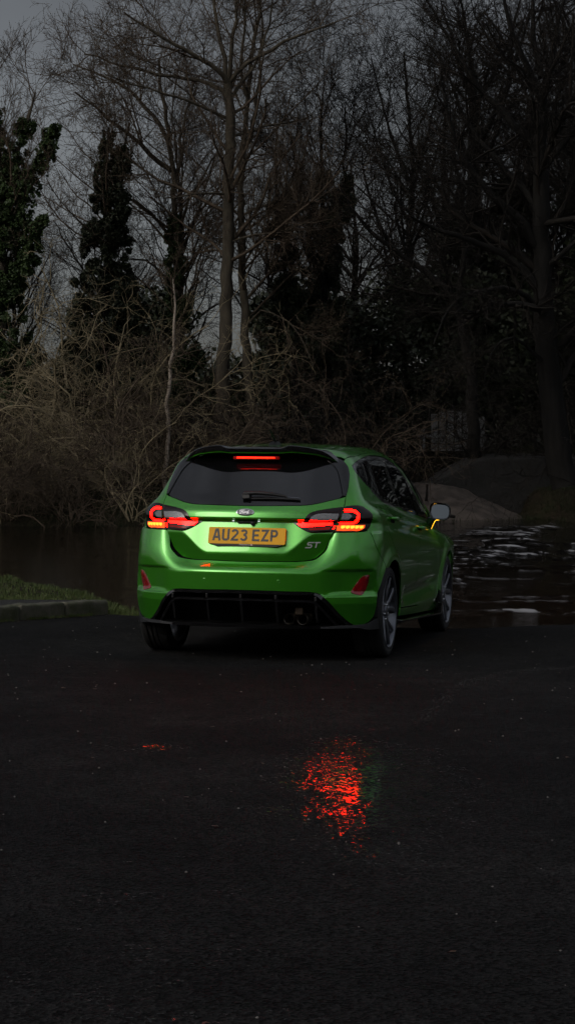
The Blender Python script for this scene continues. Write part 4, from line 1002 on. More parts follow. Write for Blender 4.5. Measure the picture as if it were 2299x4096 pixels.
# the tall beech behind the car
def beech():
    y = 40; t = L3([(-1.51, .75), (-1.47, 2.64), (-1.41, 4.35), (-1.36, 6.07), (-1.32, 7.78), (-1.31, 8.92), (-1.34, 9.81)], y)
    li = [t, L3([(-1.34, 9.78), (-1.48, 10.04), (-1.83, 10.24), (-2.23, 10.41), (-2.68, 10.61), (-3.14, 10.84), (-3.6, 11.15)], y, -1), L3([(-1.34, 9.78), (-1.51, 10.58), (-1.59, 11.21), (-1.71, 11.78), (-1.83, 12.8)], y, .5),
          L3([(-1.32, 9.81), (-1.17, 10.12), (-.8, 10.28), (-.4, 10.44), (.06, 10.69), (.57, 10.87), (1.09, 11.04)], y, -.6), L3([(-1.32, 9.49), (-1.54, 9.81), (-2.0, 9.95), (-2.57, 10.01), (-3.14, 10.18), (-3.82, 10.35), (-4.68, 10.64)], y, .8),
          L3([(-1.31, 9.38), (-1.08, 9.78), (-.74, 10.24), (-.51, 10.92), (-.34, 11.9)], y, .8), L3([(-1.33, 9.84), (-1.25, 10.41), (-1.17, 11.09), (-1.08, 12.4)], y, -.5),
          L3([(-1.34, 9.0), (-1.9, 9.25), (-2.5, 9.35), (-3.3, 9.6), (-4.0, 9.75)], y, -1.2), L3([(-1.33, 8.6), (-.7, 8.9), (0, 9.0), (.6, 9.3)], y, 1.0), L3([(-1.34, 7.3), (-1.8, 7.35), (-2.2, 7.2), (-2.7, 7.1)], y, -.8), L3([(-1.33, 6.2), (-.9, 6.4), (-.3, 6.3), (.5, 6.6)], y, -.8)]
    rl = [(.175, .105), (.065, .02), (.06, .02), (.06, .018), (.055, .018), (.05, .018), (.055, .02), (.04, .014), (.04, .014), (.03, .01), (.03, .01)]
    w, c, _, _ = tree_mesh('beech', 11, li, rl, spec(l0=dict(t0=.22, zmin=5.6, trop=.05, ang=50)))
    return plant('beech_tree', 'tall bare beech with straight pale trunk and level forked limbs, just above the car roof', 'tree', NT_, (-1.5, y, gz1(-1.5, y)), w, c, M_bark, M_twig)
beech()
def slim():
    y = 41.5; t = L3([(-.71, .7), (-.83, 2.09), (-.97, 3.87), (-1.08, 5.64), (-1.09, 7.42), (-1.03, 8.84), (-.95, 9.79), (-.83, 10.86), (-.65, 11.81), (-.53, 12.9)], y)
    li = [t, L3([(-1.05, 8.31), (-.83, 9.2), (-.65, 10.21), (-.59, 11.27), (-.65, 12.4)], y, .6), L3([(-.95, 9.79), (-1.12, 10.39), (-1.03, 11.1), (-.89, 12.2)], y, -.6), L3([(-1.09, 7.0), (-.6, 7.3), (-.1, 7.2), (.4, 7.45)], y, -.8), L3([(-1.0, 4.4), (-.6, 4.9), (-.2, 4.7), (.3, 4.2), (.6, 3.4)], y, -1.2)]
    w, c, _, _ = tree_mesh('slim', 12, li, [(.13, .03), (.055, .02), (.045, .018), (.035, .012), (.03, .010)], spec(l0=dict(t0=.30, zmin=4.0)))
    plant('slender_beech_tree', 'slimmer bare tree rising close beside the tall beech, with a curved lower trunk', 'tree', NT_, (-.7, y, gz1(-.7, y)), w, c, M_bark, M_twig)
slim()
def mid_left():
    y = 43; t = L3([(-2.42, .7), (-2.51, 2.72), (-2.63, 4.56), (-2.72, 6.41), (-2.78, 8.12), (-2.86, 9.11), (-3.04, 9.91), (-3.13, 11.0)], y)
    li = [t, L3([(-2.82, 8.31), (-3.25, 8.62), (-3.71, 9.02), (-4.17, 9.35), (-4.6, 9.66), (-5.03, 9.97)], y, -1.2), L3([(-2.82, 8.86), (-3.13, 9.48), (-3.62, 10.09), (-4.17, 10.52), (-4.73, 10.77), (-5.28, 11.01)], y, .6), L3([(-2.78, 8.12), (-2.64, 8.62), (-2.58, 9.35), (-2.39, 10.09), (-2.21, 10.7)], y, .4), L3([(-2.73, 6.65), (-2.39, 7.63), (-1.96, 8.25), (-1.59, 8.74)], y, -.6),
          L3([(-2.72, 6.6), (-3.2, 7.2), (-3.7, 7.5), (-4.3, 8.0)], y, -1), L3([(-2.68, 5.4), (-3.1, 5.9), (-3.6, 6.1), (-4.1, 5.9)], y, -1.5)]
    w, c, ln, _ = tree_mesh('midleft', 13, li, [(.15, .03), (.07, .018), (.06, .018), (.05, .016), (.045, .015), (.045, .014), (.04, .012)], spec(l0=dict(t0=.2, zmin=4.5)))
    r = np.random.default_rng(3); P = ln[0][0][0]
    iv = leaves(r, ivy_points(r, P, 20000, .42, .10, 2.6, 7.2), .055)
    plant('ivy_clad_tree', 'bare tree leaning left, its lower trunk wrapped in dark ivy', 'tree', NT_, (-2.42, y, gz1(-2.42, y)), w, c, M_bark, M_twig, iv)
mid_left()
def birch():
    y = 38; t = L3([(-2.66, .35), (-2.59, 1.5), (-2.57, 2.48), (-2.59, 2.88), (-2.49, 3.45), (-2.44, 4.05), (-2.47, 5.2)], y)
    w, c, _, _ = tree_mesh('birch', 14, [t], [(.062, .018)], spec(l0=dict(t0=.45, perm=4, L=.7, rr=.4, ang=40), l1=dict(perm=5, L=.5), l2=dict(perm=4, L=.4)))
    plant('birch_tree', 'thin birch with pale peeling bark, left of the car', 'tree', None, (-2.66, y, gz1(-2.66, y)), w, c, M_birch, M_twig)
birch()
def ivy_left():
    y = 38; t = L3([(-6.4, .6), (-6.21, 4.21), (-6.16, 5.84), (-6.02, 7.14), (-5.8, 8.01), (-5.59, 8.66), (-5.42, 9.21)], y)
    li = [t, L3([(-6.16, 5.84), (-5.86, 6.66), (-5.53, 7.25), (-5.21, 7.8), (-4.88, 8.45)], y, -.5), L3([(-6.16, 5.84), (-6.18, 7.47), (-6.29, 8.56), (-6.35, 9.64)], y, .4), L3([(-6.2, 4.6), (-5.8, 5.2), (-5.5, 5.9), (-5.15, 6.5)], y, -.4)]
    w, c, ln, _ = tree_mesh('ivyleft', 15, li, [(.17, .02), (.06, .015), (.07, .02), (.05, .015)], spec(l0=dict(t0=.3, up=.5, ang=38, L=.75, Lmax=1.5, zmin=4.5), l1=dict(ang=38, up=.3, Lmax=.9), l2=dict(up=.2, Lmax=.5)))
    r = np.random.default_rng(4); C = np.concatenate([ivy_points(r, ln[0][0][0], 20000, .50, .12, 2.4, 8.6, 1.1, .38), ivy_points(r, ln[1][0][0], 7000, .34, .10, 5.4, 8.4, 1.1, .38), ivy_points(r, ln[2][0][0], 7000, .36, .10, 5.4, 9.0, 1.1, .38), ivy_points(r, ln[3][0][0], 7000, .32, .10, 4.2, 6.5, .9, .5)])
    plant('ivy_tree', 'tree at the photo edge whose upright boughs are thick with green ivy', 'tree', None, (-6.4, y, gz1(-6.4, y)), w, c, M_bark, M_twig, leaves(r, C, .058))
ivy_left()
def ivy_cone():
    y = 41; t = L3([(-4.2, .8), (-4.24, 3.21), (-4.24, 5.5), (-4.21, 7.21), (-4.18, 8.35), (-4.15, 9.0)], y); b = L3([(-4.22, 6.3), (-3.95, 7.3), (-3.82, 8.2), (-3.65, 9.1)], y)
    w, c, ln, _ = tree_mesh('cone', 16, [t, b], [(.15, .03), (.06, .02)], spec(l0=dict(t0=.45, zmin=5.0, up=.2), l1=dict(perm=4)))
    r = np.random.default_rng(5); C = np.concatenate([ivy_points(r, ln[0][0][0], 70000, 1.15, .10, 2.6, 8.9, .3, .36), ivy_points(r, ln[1][0][0], 5000, .35, .10, 6.0, 8.5)])
    plant('ivy_column_tree', 'dead-looking tree smothered by a broad dark cone of ivy', 'tree', None, (-4.2, y, gz1(-4.2, y)), w, c, M_bark_d, M_twig, leaves(r, C, .06), M_ever)
ivy_cone()
def ivy_right():
    y = 44; t = L3([(1.01, .8), (.98, 3.38), (.95, 5.26), (.88, 7.15), (.85, 8.4), (.82, 9.53), (.88, 10.41)], y); b = L3([(.93, 6.2), (1.26, 7.15), (1.39, 8.03), (1.48, 9.03), (1.45, 10.16)], y)
    w, c, ln, _ = tree_mesh('ivyr', 17, [t, b, L3([(.9, 6.9), (.5, 7.6), (.2, 8.4), (.1, 9.4)], y, .5)], [(.14, .02), (.06, .015), (.05, .014)], spec(l0=dict(t0=.3, up=.45, ang=42, zmin=4.8), l1=dict(up=.2)))
    r = np.random.default_rng(6); C = np.concatenate([ivy_points(r, ln[0][0][0], 26000, .55, .20, 3.6, 8.4, .8, .55), ivy_points(r, ln[1][0][0], 9000, .30, .14, 5.6, 8.2)])
    plant('ivy_trunk_tree', 'twiggy upright tree with ivy thick on its trunk, above the spoiler to the right', 'tree', None, (1.0, y, gz1(1.0, y)), w, c, M_bark_d, M_twig_d, leaves(r, C, .058), M_ever)
ivy_right()
def ivy_small():
    y = 43; t = L3([(.25, .8), (.19, 3.33), (0, 5.48), (-.18, 7.02), (-.3, 8.3), (-.24, 9.4)], y)
    w, c, ln, _ = tree_mesh('ivys', 18, [t], [(.10, .02)], spec(l0=dict(t0=.3, up=.3, zmin=4.6), l1=dict(perm=5)))
    r = np.random.default_rng(8); C = ivy_points(r, ln[0][0][0], 18000, .50, .16, 3.8, 7.6, .9, .55)
    plant('leaning_ivy_tree', 'thin leaning tree with ragged ivy, between the twin beeches and the ivy trunk', 'tree', None, (.25, y, gz1(.25, y)), w, c, M_bark_d, M_twig_d, leaves(r, C, .058), M_ever)
ivy_small()
def big_oak():
    y = 37.8; s = y / 36.0
    A = dict(t=[(5.71, .75), (5.53, 1.5), (5.35, 3.05), (5.22, 4.85), (5.17, 6.64), (5.14, 7.88), (5.2, 8.96)], a=[(5.2, 5.62), (4.78, 6.13), (4.32, 6.54), (3.86, 6.85), (3.45, 7.42), (3.19, 8.19), (3.04, 9.06)], b=[(5.15, 7.47), (4.78, 8.08), (4.27, 8.55), (3.81, 9.06), (3.5, 9.73), (3.09, 10.45), (2.78, 11.07)],
             c=[(5.19, 8.7), (4.78, 9.42), (4.42, 10.14), (4.17, 11.4)], d=[(5.19, 8.8), (5.4, 9.47), (5.56, 10.24), (5.86, 11.4)], e=[(5.17, 9.1), (5.04, 9.99), (5.09, 11.6)], f=[(5.22, 4.69), (4.63, 5.36), (4.01, 5.62), (3.34, 5.82), (2.73, 5.98), (2.26, 6.23), (2.01, 6.64)], g=[(5.14, 7.16), (5.61, 7.67), (6.07, 8.29), (6.6, 9.2)],
             h=[(5.25, 4.33), (4.78, 4.69), (4.27, 4.79), (3.65, 4.69), (3.14, 4.33), (2.83, 3.56)], i=[(5.35, 3.05), (4.89, 3.66), (4.42, 3.82), (4.01, 3.56), (3.86, 2.79)], j=[(5.2, 5.2), (5.7, 5.7), (6.2, 5.9), (6.8, 5.8)], k=[(5.3, 3.6), (5.7, 4.2), (6.1, 4.2), (6.4, 3.6)], l=[(5.16, 6.4), (4.6, 7.2), (4.1, 7.7), (3.6, 8.6), (3.2, 9.8)])
    dy = dict(t=0, a=-1, b=.8, c=-.6, d=.5, e=.8, f=-1.5, g=-.5, h=-2, i=-1.5, j=-1, k=-1.5, l=1.2)
    rl = dict(t=(.30, .13), a=(.11, .02), b=(.10, .02), c=(.08, .02), d=(.08, .02), e=(.08, .02), f=(.10, .016), g=(.08, .02), h=(.07, .012), i=(.05, .010), j=(.07, .015), k=(.05, .01), l=(.08, .018))
    li = [[(x * s, yy, 1.56 + (z - 1.56) * s) for x, yy, z in L3(v, y, dy[k])] for k, v in A.items()]
    w, c, _, _ = tree_mesh('oak', 19, li, list(rl.values()), spec(l0=dict(t0=.12, perm=2.6, wig=.2, L=1.2, zmin=2.6), l1=dict(wig=.24, perm=4.6), l2=dict(wig=.26, perm=5.0), l3=dict(perm=4.0)))
    return plant('oak_tree', 'huge dark bare oak with thick trunk and crooked limbs filling the sky behind the mirror', 'tree', NT_, (5.71 * s, y, gz1(5.71 * s, y)), w, c, M_bark_d, M_twig_d)
oak = big_oak()
def copy_tree(o, loc, rz, s, lab):
    e = o.copy(); COL.objects.link(e); e.location = loc; e.rotation_euler = (0, 0, rz); e.scale = (s, s, s); e['label'] = lab
    for ch in o.children:
        c = ch.copy(); COL.objects.link(c); c.parent = e
    return e
copy_tree(oak, (4.6, 48, gz1(4.6, 48)), 2.4, 1.02, 'second big dark oak standing behind the crooked bough')
copy_tree(oak, (8.6, 44, gz1(8.6, 44)), .9, 1.0, 'big dark oak half out of the picture beyond the nearest oak')
def crooked():
    y = 41; s = y / 40.
    li = [[(4.29, .8), (4.17, 3.21), (3.89, 4.81), (3.43, 5.44), (2.8, 5.78), (2.35, 6.15), (1.95, 6.41), (1.6, 6.87), (1.32, 7.27), (1.15, 7.61)], [(3.89, 4.81), (4.0, 6.07), (3.94, 7.21), (3.72, 8.12), (3.66, 9.04)], [(2.8, 5.78), (2.57, 6.3), (2.35, 6.98), (2.46, 7.78)], [(2.35, 6.15), (2.12, 6.64), (1.72, 7.78), (1.66, 8.35)], [(3.0, 5.6), (2.6, 5.2), (2.1, 5.1), (1.6, 5.3)]]
    li = [[(x * s, yy, z) for x, yy, z in L3(v, y, -.6)] for v in li]
    w, c, _, _ = tree_mesh('crook', 20, li, [(.17, .02), (.08, .02), (.05, .014), (.05, .014), (.04, .012)], spec(l0=dict(t0=.3, wig=.2, zmin=4.6, L=1.0), l1=dict(wig=.22), l2=dict(wig=.24)))
    plant('crooked_tree', 'crooked tree with one heavy bough snaking across the open sky', 'tree', NT_, (4.4, y, gz1(4.4, y)), w, c, M_bark_d, M_twig_d)
crooked()
# fainter trees further back: two shapes, copied
def far_proto(seed, h, sp):
    r = np.random.default_rng(seed); t = [(0, 0, 0), (.1 * r.normal(), .1, h * .35), (.25 * r.normal(), -.1, h * .7), (.3 * r.normal(), 0, h)]
    li = [t] + [[(t[2][0] * f, 0, h * f0), (np.cos(a) * .8 * sp, np.sin(a) * .8 * sp, h * (f0 + .12)), (np.cos(a) * 1.7 * sp, np.sin(a) * 1.7 * sp, h * (f0 + .30))] for a, f0, f in [(r.random() * 6.28, .32 + .05 * i, .5) for i in range(8)]]
    return tree_mesh('far', seed, li, [(.16, .03)] + [(.06, .015)] * 8, spec(l0=dict(perm=2.4, up=.25), l1=dict(perm=4.0), l2=dict(perm=4.2), l3=dict(perm=2.5, rmin=.005)))
far_me = []
for sd, h_, sp in ((31, 11, 1.0), (32, 9.5, 1.25), (33, 12, .8)):
    w, c, _, _ = far_proto(sd, h_, sp); a = mesh_from('trunk', *w); smooth(a); b = mesh_from('crown', *c); smooth(b); a.materials.append(M_bark_d); b.materials.append(M_twig_d); far_me.append((a, b))
far_spots = [(-7.8, 50, 0, .66, 'hindmost slender tree showing behind the ivy tree'), (-5.6, 54, 1, .80, 'faint distant tree behind the dark ivy cone'), (-3.2, 52, 2, .85, 'faint distant tree behind the leaning ivy-clad trunk'), (-.6, 56, 0, .85, 'faint distant tree seen between the twin beeches'), (1.9, 53, 1, .95, 'faint distant tree in the gap right of the ivy trunk'),
             (3.4, 50, 2, .95, 'distant bare tree behind the crooked bough'), (5.0, 55, 0, 1.05, 'distant bare tree behind the oak trunk, left side'), (6.6, 48, 1, 1.1, 'bare tree behind the oak trunk, right side'), (8.2, 50, 2, 1.0, 'bare tree at the far edge beyond the oak')]
far_spots += [(x, y, k, 1.05, 'bare tree further along the far bank, mirrored in the side windows') for x, y, k in ((11, 45, 0), (13.5, 43, 1), (16, 46, 2), (18.5, 44, 0), (21, 47, 1), (24, 45, 2), (27.5, 48, 0), (31, 47, 1), (15, 49, 0), (20, 51, 2), (25, 52, 1))]
for i, (x, y, k, s, lab) in enumerate(far_spots):
    e = empty('bare_tree', (x, y, gz1(x, y) - .1), i * 1.7); e.scale = (s, s, s); a = link('trunk', far_me[k][0], None, e); b = link('crown', far_me[k][1], None, e); tag(e, lab, 'tree', 'distant bare trees')

far_left = [(-9.5, 42, 1, .8), (-11.5, 46, 2, .75), (-13.5, 42, 0, .8), (-16, 45, 1, .85), (-19, 43, 2, .8), (-22.5, 46, 0, .85), (-26, 44, 1, .9)]
for i, (x, y, k, s) in enumerate(far_left):
    e = empty('bare_tree', (x, y, gz1(x, y) - .1), i * 2.1 + .4); e.scale = (s, s, s); link('trunk', far_me[k][0], None, e); link('crown', far_me[k][1], None, e); tag(e, 'bare tree on the far bank beyond the ivy tree, outside the picture', 'tree', 'distant bare trees')
# ---- tangled bare shrubs on the bank
def shrub_mesh(seed, h, n, spread, droop=.16):
    r = np.random.default_rng(seed); N = n; a = r.random(N) * 6.28; P0 = np.c_[np.cos(a) * .25 * spread * r.random(N), np.sin(a) * .25 * spread * r.random(N), np.zeros(N)]
    D = np.c_[np.cos(a) * .55 * spread, np.sin(a) * .55 * spread, np.ones(N)]; D /= np.linalg.norm(D, axis=1, keepdims=True)
    P = walk(r, P0, D, h * r.uniform(.7, 1.25, N), 12, .24, .03, droop); Rd = taper(r.uniform(.014, .034, N), 12, .3)
    lines = [(P, Rd)]; sides = [5]; prev = (P, Rd)
    for (perm, ang, L, rr, rmin, K, Lm) in ((2.8, 48, .95, .55, .008, 8, 2.2), (3.4, 52, .60, .55, .0055, 6, 1.2), (3.6, 50, .42, .6, .004, 4, .5)):
        Ls = np.linalg.norm(np.diff(prev[0], axis=1), axis=2).sum(1); nn = np.maximum(r.poisson(perm * Ls), 1)
        p, D, L_, ra = spawn(r, prev[0], prev[1], nn, .15, ang, 16, L, .4, rr, rmin); Q = walk(r, p, D, np.minimum(L_, Lm), K, .32, .0, droop); prev = (Q, taper(ra, K, .4)); lines.append(prev); sides.append(3)
    return tubes(lines[:1], sides[:1]), tubes(lines[1:], sides[1:])
shr = []
for sd, h_, n_, sp in ((41, 3.4, 13, 1.0), (42, 2.8, 16, 1.35), (43, 4.2, 10, .8)):
    w, c = shrub_mesh(sd, h_, n_, sp); shr.append((mesh_from('stem', *w), mesh_from('twigs', *c))); [smooth(m_) for m_ in shr[-1]]
shr_m = {}
def shrub(x, y, k, s, rz, m, lab, grp):
    key = (k, m.name)
    if key not in shr_m:
        a, b = (q.copy() for q in shr[k]); a.materials.append(m); b.materials.append(m); shr_m[key] = (a, b)
    e = empty('bare_shrub', (x, y, gz1(x, y) - .05), rz); e.scale = (s, s, s * 1.0); link('stems', shr_m[key][0], None, e); link('twigs', shr_m[key][1], None, e); tag(e, lab, 'shrub', grp)
G1 = 'tangled bare shrubs on the far bank'
for i, a in enumerate([(-6.3, 36.6, 1, 1.15, M_twig_l, 'pale tangled shrub at the water under the ivy tree'), (-5.5, 38.8, 0, 1.35, M_twig_l, 'tall pale shrub between ivy tree and ivy cone'), (-4.9, 36.3, 1, 1.05, M_twig, 'low brown shrub hanging over the water by the fence'), (-4.2, 38.4, 2, 1.20, M_twig_l, 'tall pale shrub in front of the ivy cone'),
                       (-3.6, 36.8, 0, 1.05, M_twig, 'brown thicket left of the birch'), (-3.2, 39.2, 2, 1.10, M_twig_l, 'upright pale shrub behind the birch'), (-2.1, 38.0, 1, 1.0, M_twig, 'brown shrub at the foot of the birch'), (-1.0, 38.6, 0, .85, M_twig, 'thin shrub at the foot of the twin beeches'), (.3, 38.8, 1, 1.0, M_twig_d, 'dark shrub behind the car roof'),
                       (1.4, 39.4, 2, 1.0, M_twig, 'drooping shrub above the rear side window'), (2.5, 41.5, 0, 1.2, M_twig_d, 'dark twiggy shrub left of the board fence'), (4.6, 42.4, 1, 1.2, M_twig_d, 'dark drooping shrub hanging before the board fence'), (6.2, 40.6, 0, 1.2, M_twig_d, 'dark shrub at the oak foot'), (-6.9, 35.0, 2, .75, M_twig, 'thin shrub drooping to the waterline at the photo edge'), (-5.6, 34.9, 0, .62, M_twig, 'low shrub drooping to the waterline below the picket fence'), (-4.3, 34.9, 1, .66, M_twig, 'spreading low shrub drooping to the waterline below the ivy cone'), (-3.1, 35.2, 2, .62, M_twig_l, 'small pale shrub drooping to the waterline beside the tail lamp')]):
    shrub(a[0], a[1], a[2], a[3], i * 2.3, a[4], a[5], G1)
# ---- evergreen thicket that closes the view
def bush(name, x, y, rx, ry, h, n, seed, lab, m=M_ever):
    r = np.random.default_rng(seed); K = 16; cx = np.c_[r.normal(0, rx * .45, K), r.normal(0, ry * .45, K), r.random(K)**.8 * h * .85 + .2]; rad = r.uniform(.35, .7, K) * min(rx, h * .4)
    i = r.integers(0, K, n); d = r.normal(0, 1, (n, 3)); d /= np.linalg.norm(d, axis=1, keepdims=True); C = cx[i] + d * (rad[i] * r.random(n)**.4)[:, None]; C = C[C[:, 2] > 0]
    e = empty(name, (x, y, gz1(x, y) - .1)); V, F = leaves(r, C, .12); obj('foliage', V, F, m, e)
    mb = MB()
    for k in range(4): mb.tube([(0, 0, 0), tuple(cx[k] * .5 + r.normal(0, .05, 3)), tuple(cx[k])], [.06, .04, .02], 6)
    mb.build('stems', M_bark_d, e); tag(e, lab, 'bush', 'evergreen bushes behind the trees')
for i, a in enumerate([(-7.8, 47, 1.6, 1, 3.0, 'dark bush behind the ivy tree'), (-5.4, 47, 1.6, 1, 2.7, 'low dark bush behind the picket fence'), (-3.2, 48, 1.7, 1, 4.4, 'tall dark holly behind the ivy-clad tree'), (-1.2, 47.5, 1.6, 1, 4.2, 'dark holly right behind the twin beeches'), (.6, 46, 1.5, 1, 4.6, 'broad dark holly beneath the ivy trunk'), (2.2, 47, 1.6, 1, 4.0, 'dark holly above the rear side window'),
                       (3.9, 48.5, 1.7, 1, 4.4, 'dark bush behind the board fence'), (5.8, 47, 1.7, 1, 4.8, 'dark bush behind the oak trunk'), (7.6, 46, 1.6, 1, 5.0, 'dark bush at the far edge beyond the oak'), (4.9, 50, 1.5, 1, 7.6, 'tall dark evergreen left of the oak trunk'), (6.9, 51, 1.8, 1, 8.8, 'tallest dark evergreen, right behind the oak'), (8.6, 48, 1.6, 1, 8.0, 'tall dark evergreen at the photo edge')]):
    bush('evergreen_bush', a[0], a[1], a[2], a[3], a[4] * (1.18 if i < 9 else 1), 9000 if i < 9 else 15000, 60 + i, a[5])
for i, (x, y) in enumerate(((-11, 47), (-15, 48), (-19, 47), (-24, 49))): bush('evergreen_bush', x, y, 2.4, 1.2, 3.4, 5000, 120 + i, 'dark evergreen on the far bank beyond the ivy tree, outside the picture')
for i, (x, y) in enumerate(((11, 49), (15, 50), (19, 52), (23.5, 53), (28, 55))): bush('evergreen_bush', x, y, 2.6, 1.2, 5.5, 6000, 80 + i, 'dark evergreen further along the far bank, mirrored in the side windows')

# ================================================================== bank details
Rm = np.array(ROADM)
def on_road(x, y, z=0.0): return tuple((Rm @ np.array([x, y, z, 1]))[:3])
# ---- kerb of dressed stones beside the slip road
M_kerb = mat('mossy_concrete', (.10, .10, .08), rough=.9)
g = NT(M_kerb); c0 = g.coord('Object'); n1 = g.noise(c0, 7, 6, .65); n2 = g.noise(c0, 60, 3)
g.set(g.b, 'Base Color', g.mix(g.mr(n1, .38, .62, 0, 1), (.085, .080, .062), (.040, .046, .020))); g.set(g.b, 'Normal', g.bump(g.math('ADD', n1, g.math('MULTIPLY', n2, .4)), .7, .02))
A, B = np.array([-1.59, 15.76]), np.array([-2.39, 14.66]); dv = (B - A) / np.linalg.norm(B - A); nv = np.array([-dv[1], dv[0]]); nv = nv if nv[0] < 0 else -nv
kb = empty('kerb', on_road(*A)); kb.matrix_world = ROADM @ Matrix.Translation((A[0], A[1], 0)) @ Matrix.Rotation(math.atan2(dv[1], dv[0]), 4, 'Z')
tag(kb, 'low mossy kerb of worn concrete blocks left of the car', 'kerb')
side = 1 if (-dv[1] * nv[0] + dv[0] * nv[1]) > 0 else -1
for i in range(7):
    r = random.Random(50 + i); L = .56; mb = MB()
    mb.box((L * i + L / 2, side * .075 + r.uniform(-.008, .008), .032 + r.uniform(-.005, .005)), (L - .016, .15, .20), Matrix.Rotation(r.uniform(-.02, .02), 3, 'Z'))
    o = mb.build('kerb_stone', M_kerb, kb, bevel=.02)
    bm = bmesh.new(); bm.from_mesh(o.data); bmesh.ops.subdivide_edges(bm, edges=[e for e in bm.edges if e.calc_length() > .08], cuts=6, use_grid_fill=True)
    for v in bm.verts:
        q_ = .009 * math.sin(v.co.x * 17 + i * 3) * math.sin(v.co.z * 23 + v.co.x * 5) + .006 * math.sin(v.co.x * 41 + v.co.y * 30 + i)
        v.co.z += q_ * .7 - (.010 if r.random() < .05 else 0); v.co.y += q_ * .6
    bm.to_mesh(o.data); bm.free(); smooth(o.data)
# ---- footway behind it
pv = [A, A + dv * 4, A + dv * 4 + nv * 3.0, A + dv * 1.2 + nv * 1.35, A + dv * .35 + nv * .75, A + nv * .34]
pv = [p + nv * .145 for p in pv[:2]] + pv[2:]
n = len(pv); M_foot = mat('footway_asphalt', (.022, .022, .022), rough=.85, spec=.2)
g = NT(M_foot); fo = g.noise(g.coord('Object'), 60, 4, .7); g.set(g.b, 'Base Color', g.mix(fo, (.014, .014, .014), (.034, .033, .031))); g.set(g.b, 'Normal', g.bump(fo, .6, .01))
fw = MB().add([(p[0], p[1], .112) for p in pv] + [(p[0], p[1], .0) for p in pv], [tuple(range(n)), tuple(range(2 * n - 1, n - 1, -1))] + [(i, n + i, n + (i + 1) % n, (i + 1) % n) for i in range(n)]).build('footway', M_foot)
fw.matrix_world = ROADM; tag(fw, 'narrow asphalt footway behind the mossy kerb', kind='structure')
# ---- grass
M_grass = mat('grass', (.05, .10, .02), rough=.6, spec=.3)
g = NT(M_grass); n1 = g.noise(g.coord('Object'), 2.2, 3); n2 = g.noise(g.coord('Object'), 40, 2); g.set(g.b, 'Base Color', g.mix(g.mr(n2, .3, .7, 0, 1), g.mix(n1, (.022, .062, .008), (.055, .095, .014)), (.075, .080, .028)))
def blades(r, X, Y, Z, h, w=.004):
    N = len(X); a = r.random(N) * 6.28; ln = r.uniform(.1, .7, N); h = h * r.uniform(.45, 1.2, N); b = r.random(N) * 6.28
    P = np.c_[X, Y, Z]; t = np.c_[np.cos(a), np.sin(a), 0 * a] * w; l = np.c_[np.cos(b) * ln * h, np.sin(b) * ln * h, h]
    V = np.stack([P - t, P + t, P + l * np.array([.35, .35, .55]) + t * .7, P + l * np.array([.35, .35, .55]) - t * .7, P + l], 1).reshape(-1, 3); i = np.arange(N)[:, None] * 5
    return V, np.concatenate([i + np.array([[0, 1, 2]]), i + np.array([[0, 2, 3]]), i + np.array([[3, 2, 4]])])
r = np.random.default_rng(77)
Q = []
# verge behind the footway down to the river, and the tuft past the kerb's end
while sum(len(q) for q in Q) < 60000:
    u = r.uniform(-3.4, 5, 6000); v = r.uniform(.15, 6, 6000); p = A + dv * u[:, None] + nv * v[:, None]
    edge_v = np.interp(u, [-.4, 0, .35, 1.2, 4], [.10, .34, .75, 1.35, 3.0])
    ns = np.interp(p[:, 0], near_shore[:, 0], near_shore[:, 1]); k = (v > edge_v - .06 + .05 * r.normal(size=len(u))) & (p[:, 1] < ns + .12) & (v < edge_v + 3.2) ; Q.append(p[k])
q = np.concatenate(Q); z = np.maximum(ground_z(q[:, 0], q[:, 1]), road_z(q[:, 0], q[:, 1]) * .5) - .01
pt = vnoise(q[:, 0], q[:, 1], 2.2, 51); kk_ = r.random(len(q)) < .25 + 1.1 * pt; q, z, pt = q[kk_], z[kk_], pt[kk_]
V1, F1 = blades(r, q[:, 0], q[:, 1], z, .03 + .06 * pt)
q2 = np.c_[r.uniform(-1.62, -1.02, 5000), r.uniform(15.45, 16.15, 5000)]; q2 = q2[(q2[:, 1] > np.interp(q2[:, 0], [-1.62, -1.32, -1.0], [15.72, 15.56, 15.47]) + .05 * r.normal(size=len(q2)))]
V2, F2 = blades(r, q2[:, 0], q2[:, 1], ground_z(q2[:, 0], q2[:, 1]) - .005, .055)
u3 = r.uniform(.0, 1.6, 700); q3 = A + dv * u3[:, None] - nv * np.abs(r.normal(0, .022, 700))[:, None]; k3 = vnoise(u3, u3 * 0, 6, 3) > .45; q3 = q3[k3]
V3, F3 = blades(r, q3[:, 0], q3[:, 1], road_z(q3[:, 0], q3[:, 1]), .03)
V = np.concatenate([V1, V2, V3]); F = np.concatenate([F1, F2 + len(V1), F3 + len(V1) + len(V2)])
go = obj('grass', V, F, M_grass); tag(go, 'short green grass on the verge by the kerb', 'grass', kind='stuff')
# grass and leaf litter on the far bank
N = 26000; x = r.uniform(-7, 7.5, N); fs = np.interp(x, far_shore[:, 0], far_shore[:, 1]); y = fs + r.uniform(.2, 9, N); k = ((x < -1) | (x > 1)); x, y = x[k], y[k]
V, F = blades(r, x, y, ground_z(x, y) - .01, .12, .006); M_g2 = mat('rough_bank_grass', (.03, .045, .012), rough=.8, spec=.2); g = NT(M_g2); g.set(g.b, 'Base Color', g.mix(g.noise(g.coord('Object'), 1.2, 3), (.022, .016, .009), (.012, .028, .006)))
g2 = obj('bank_grass', V, F, M_g2); tag(g2, 'rough grass and dead bracken on the far bank', 'grass', kind='stuff')
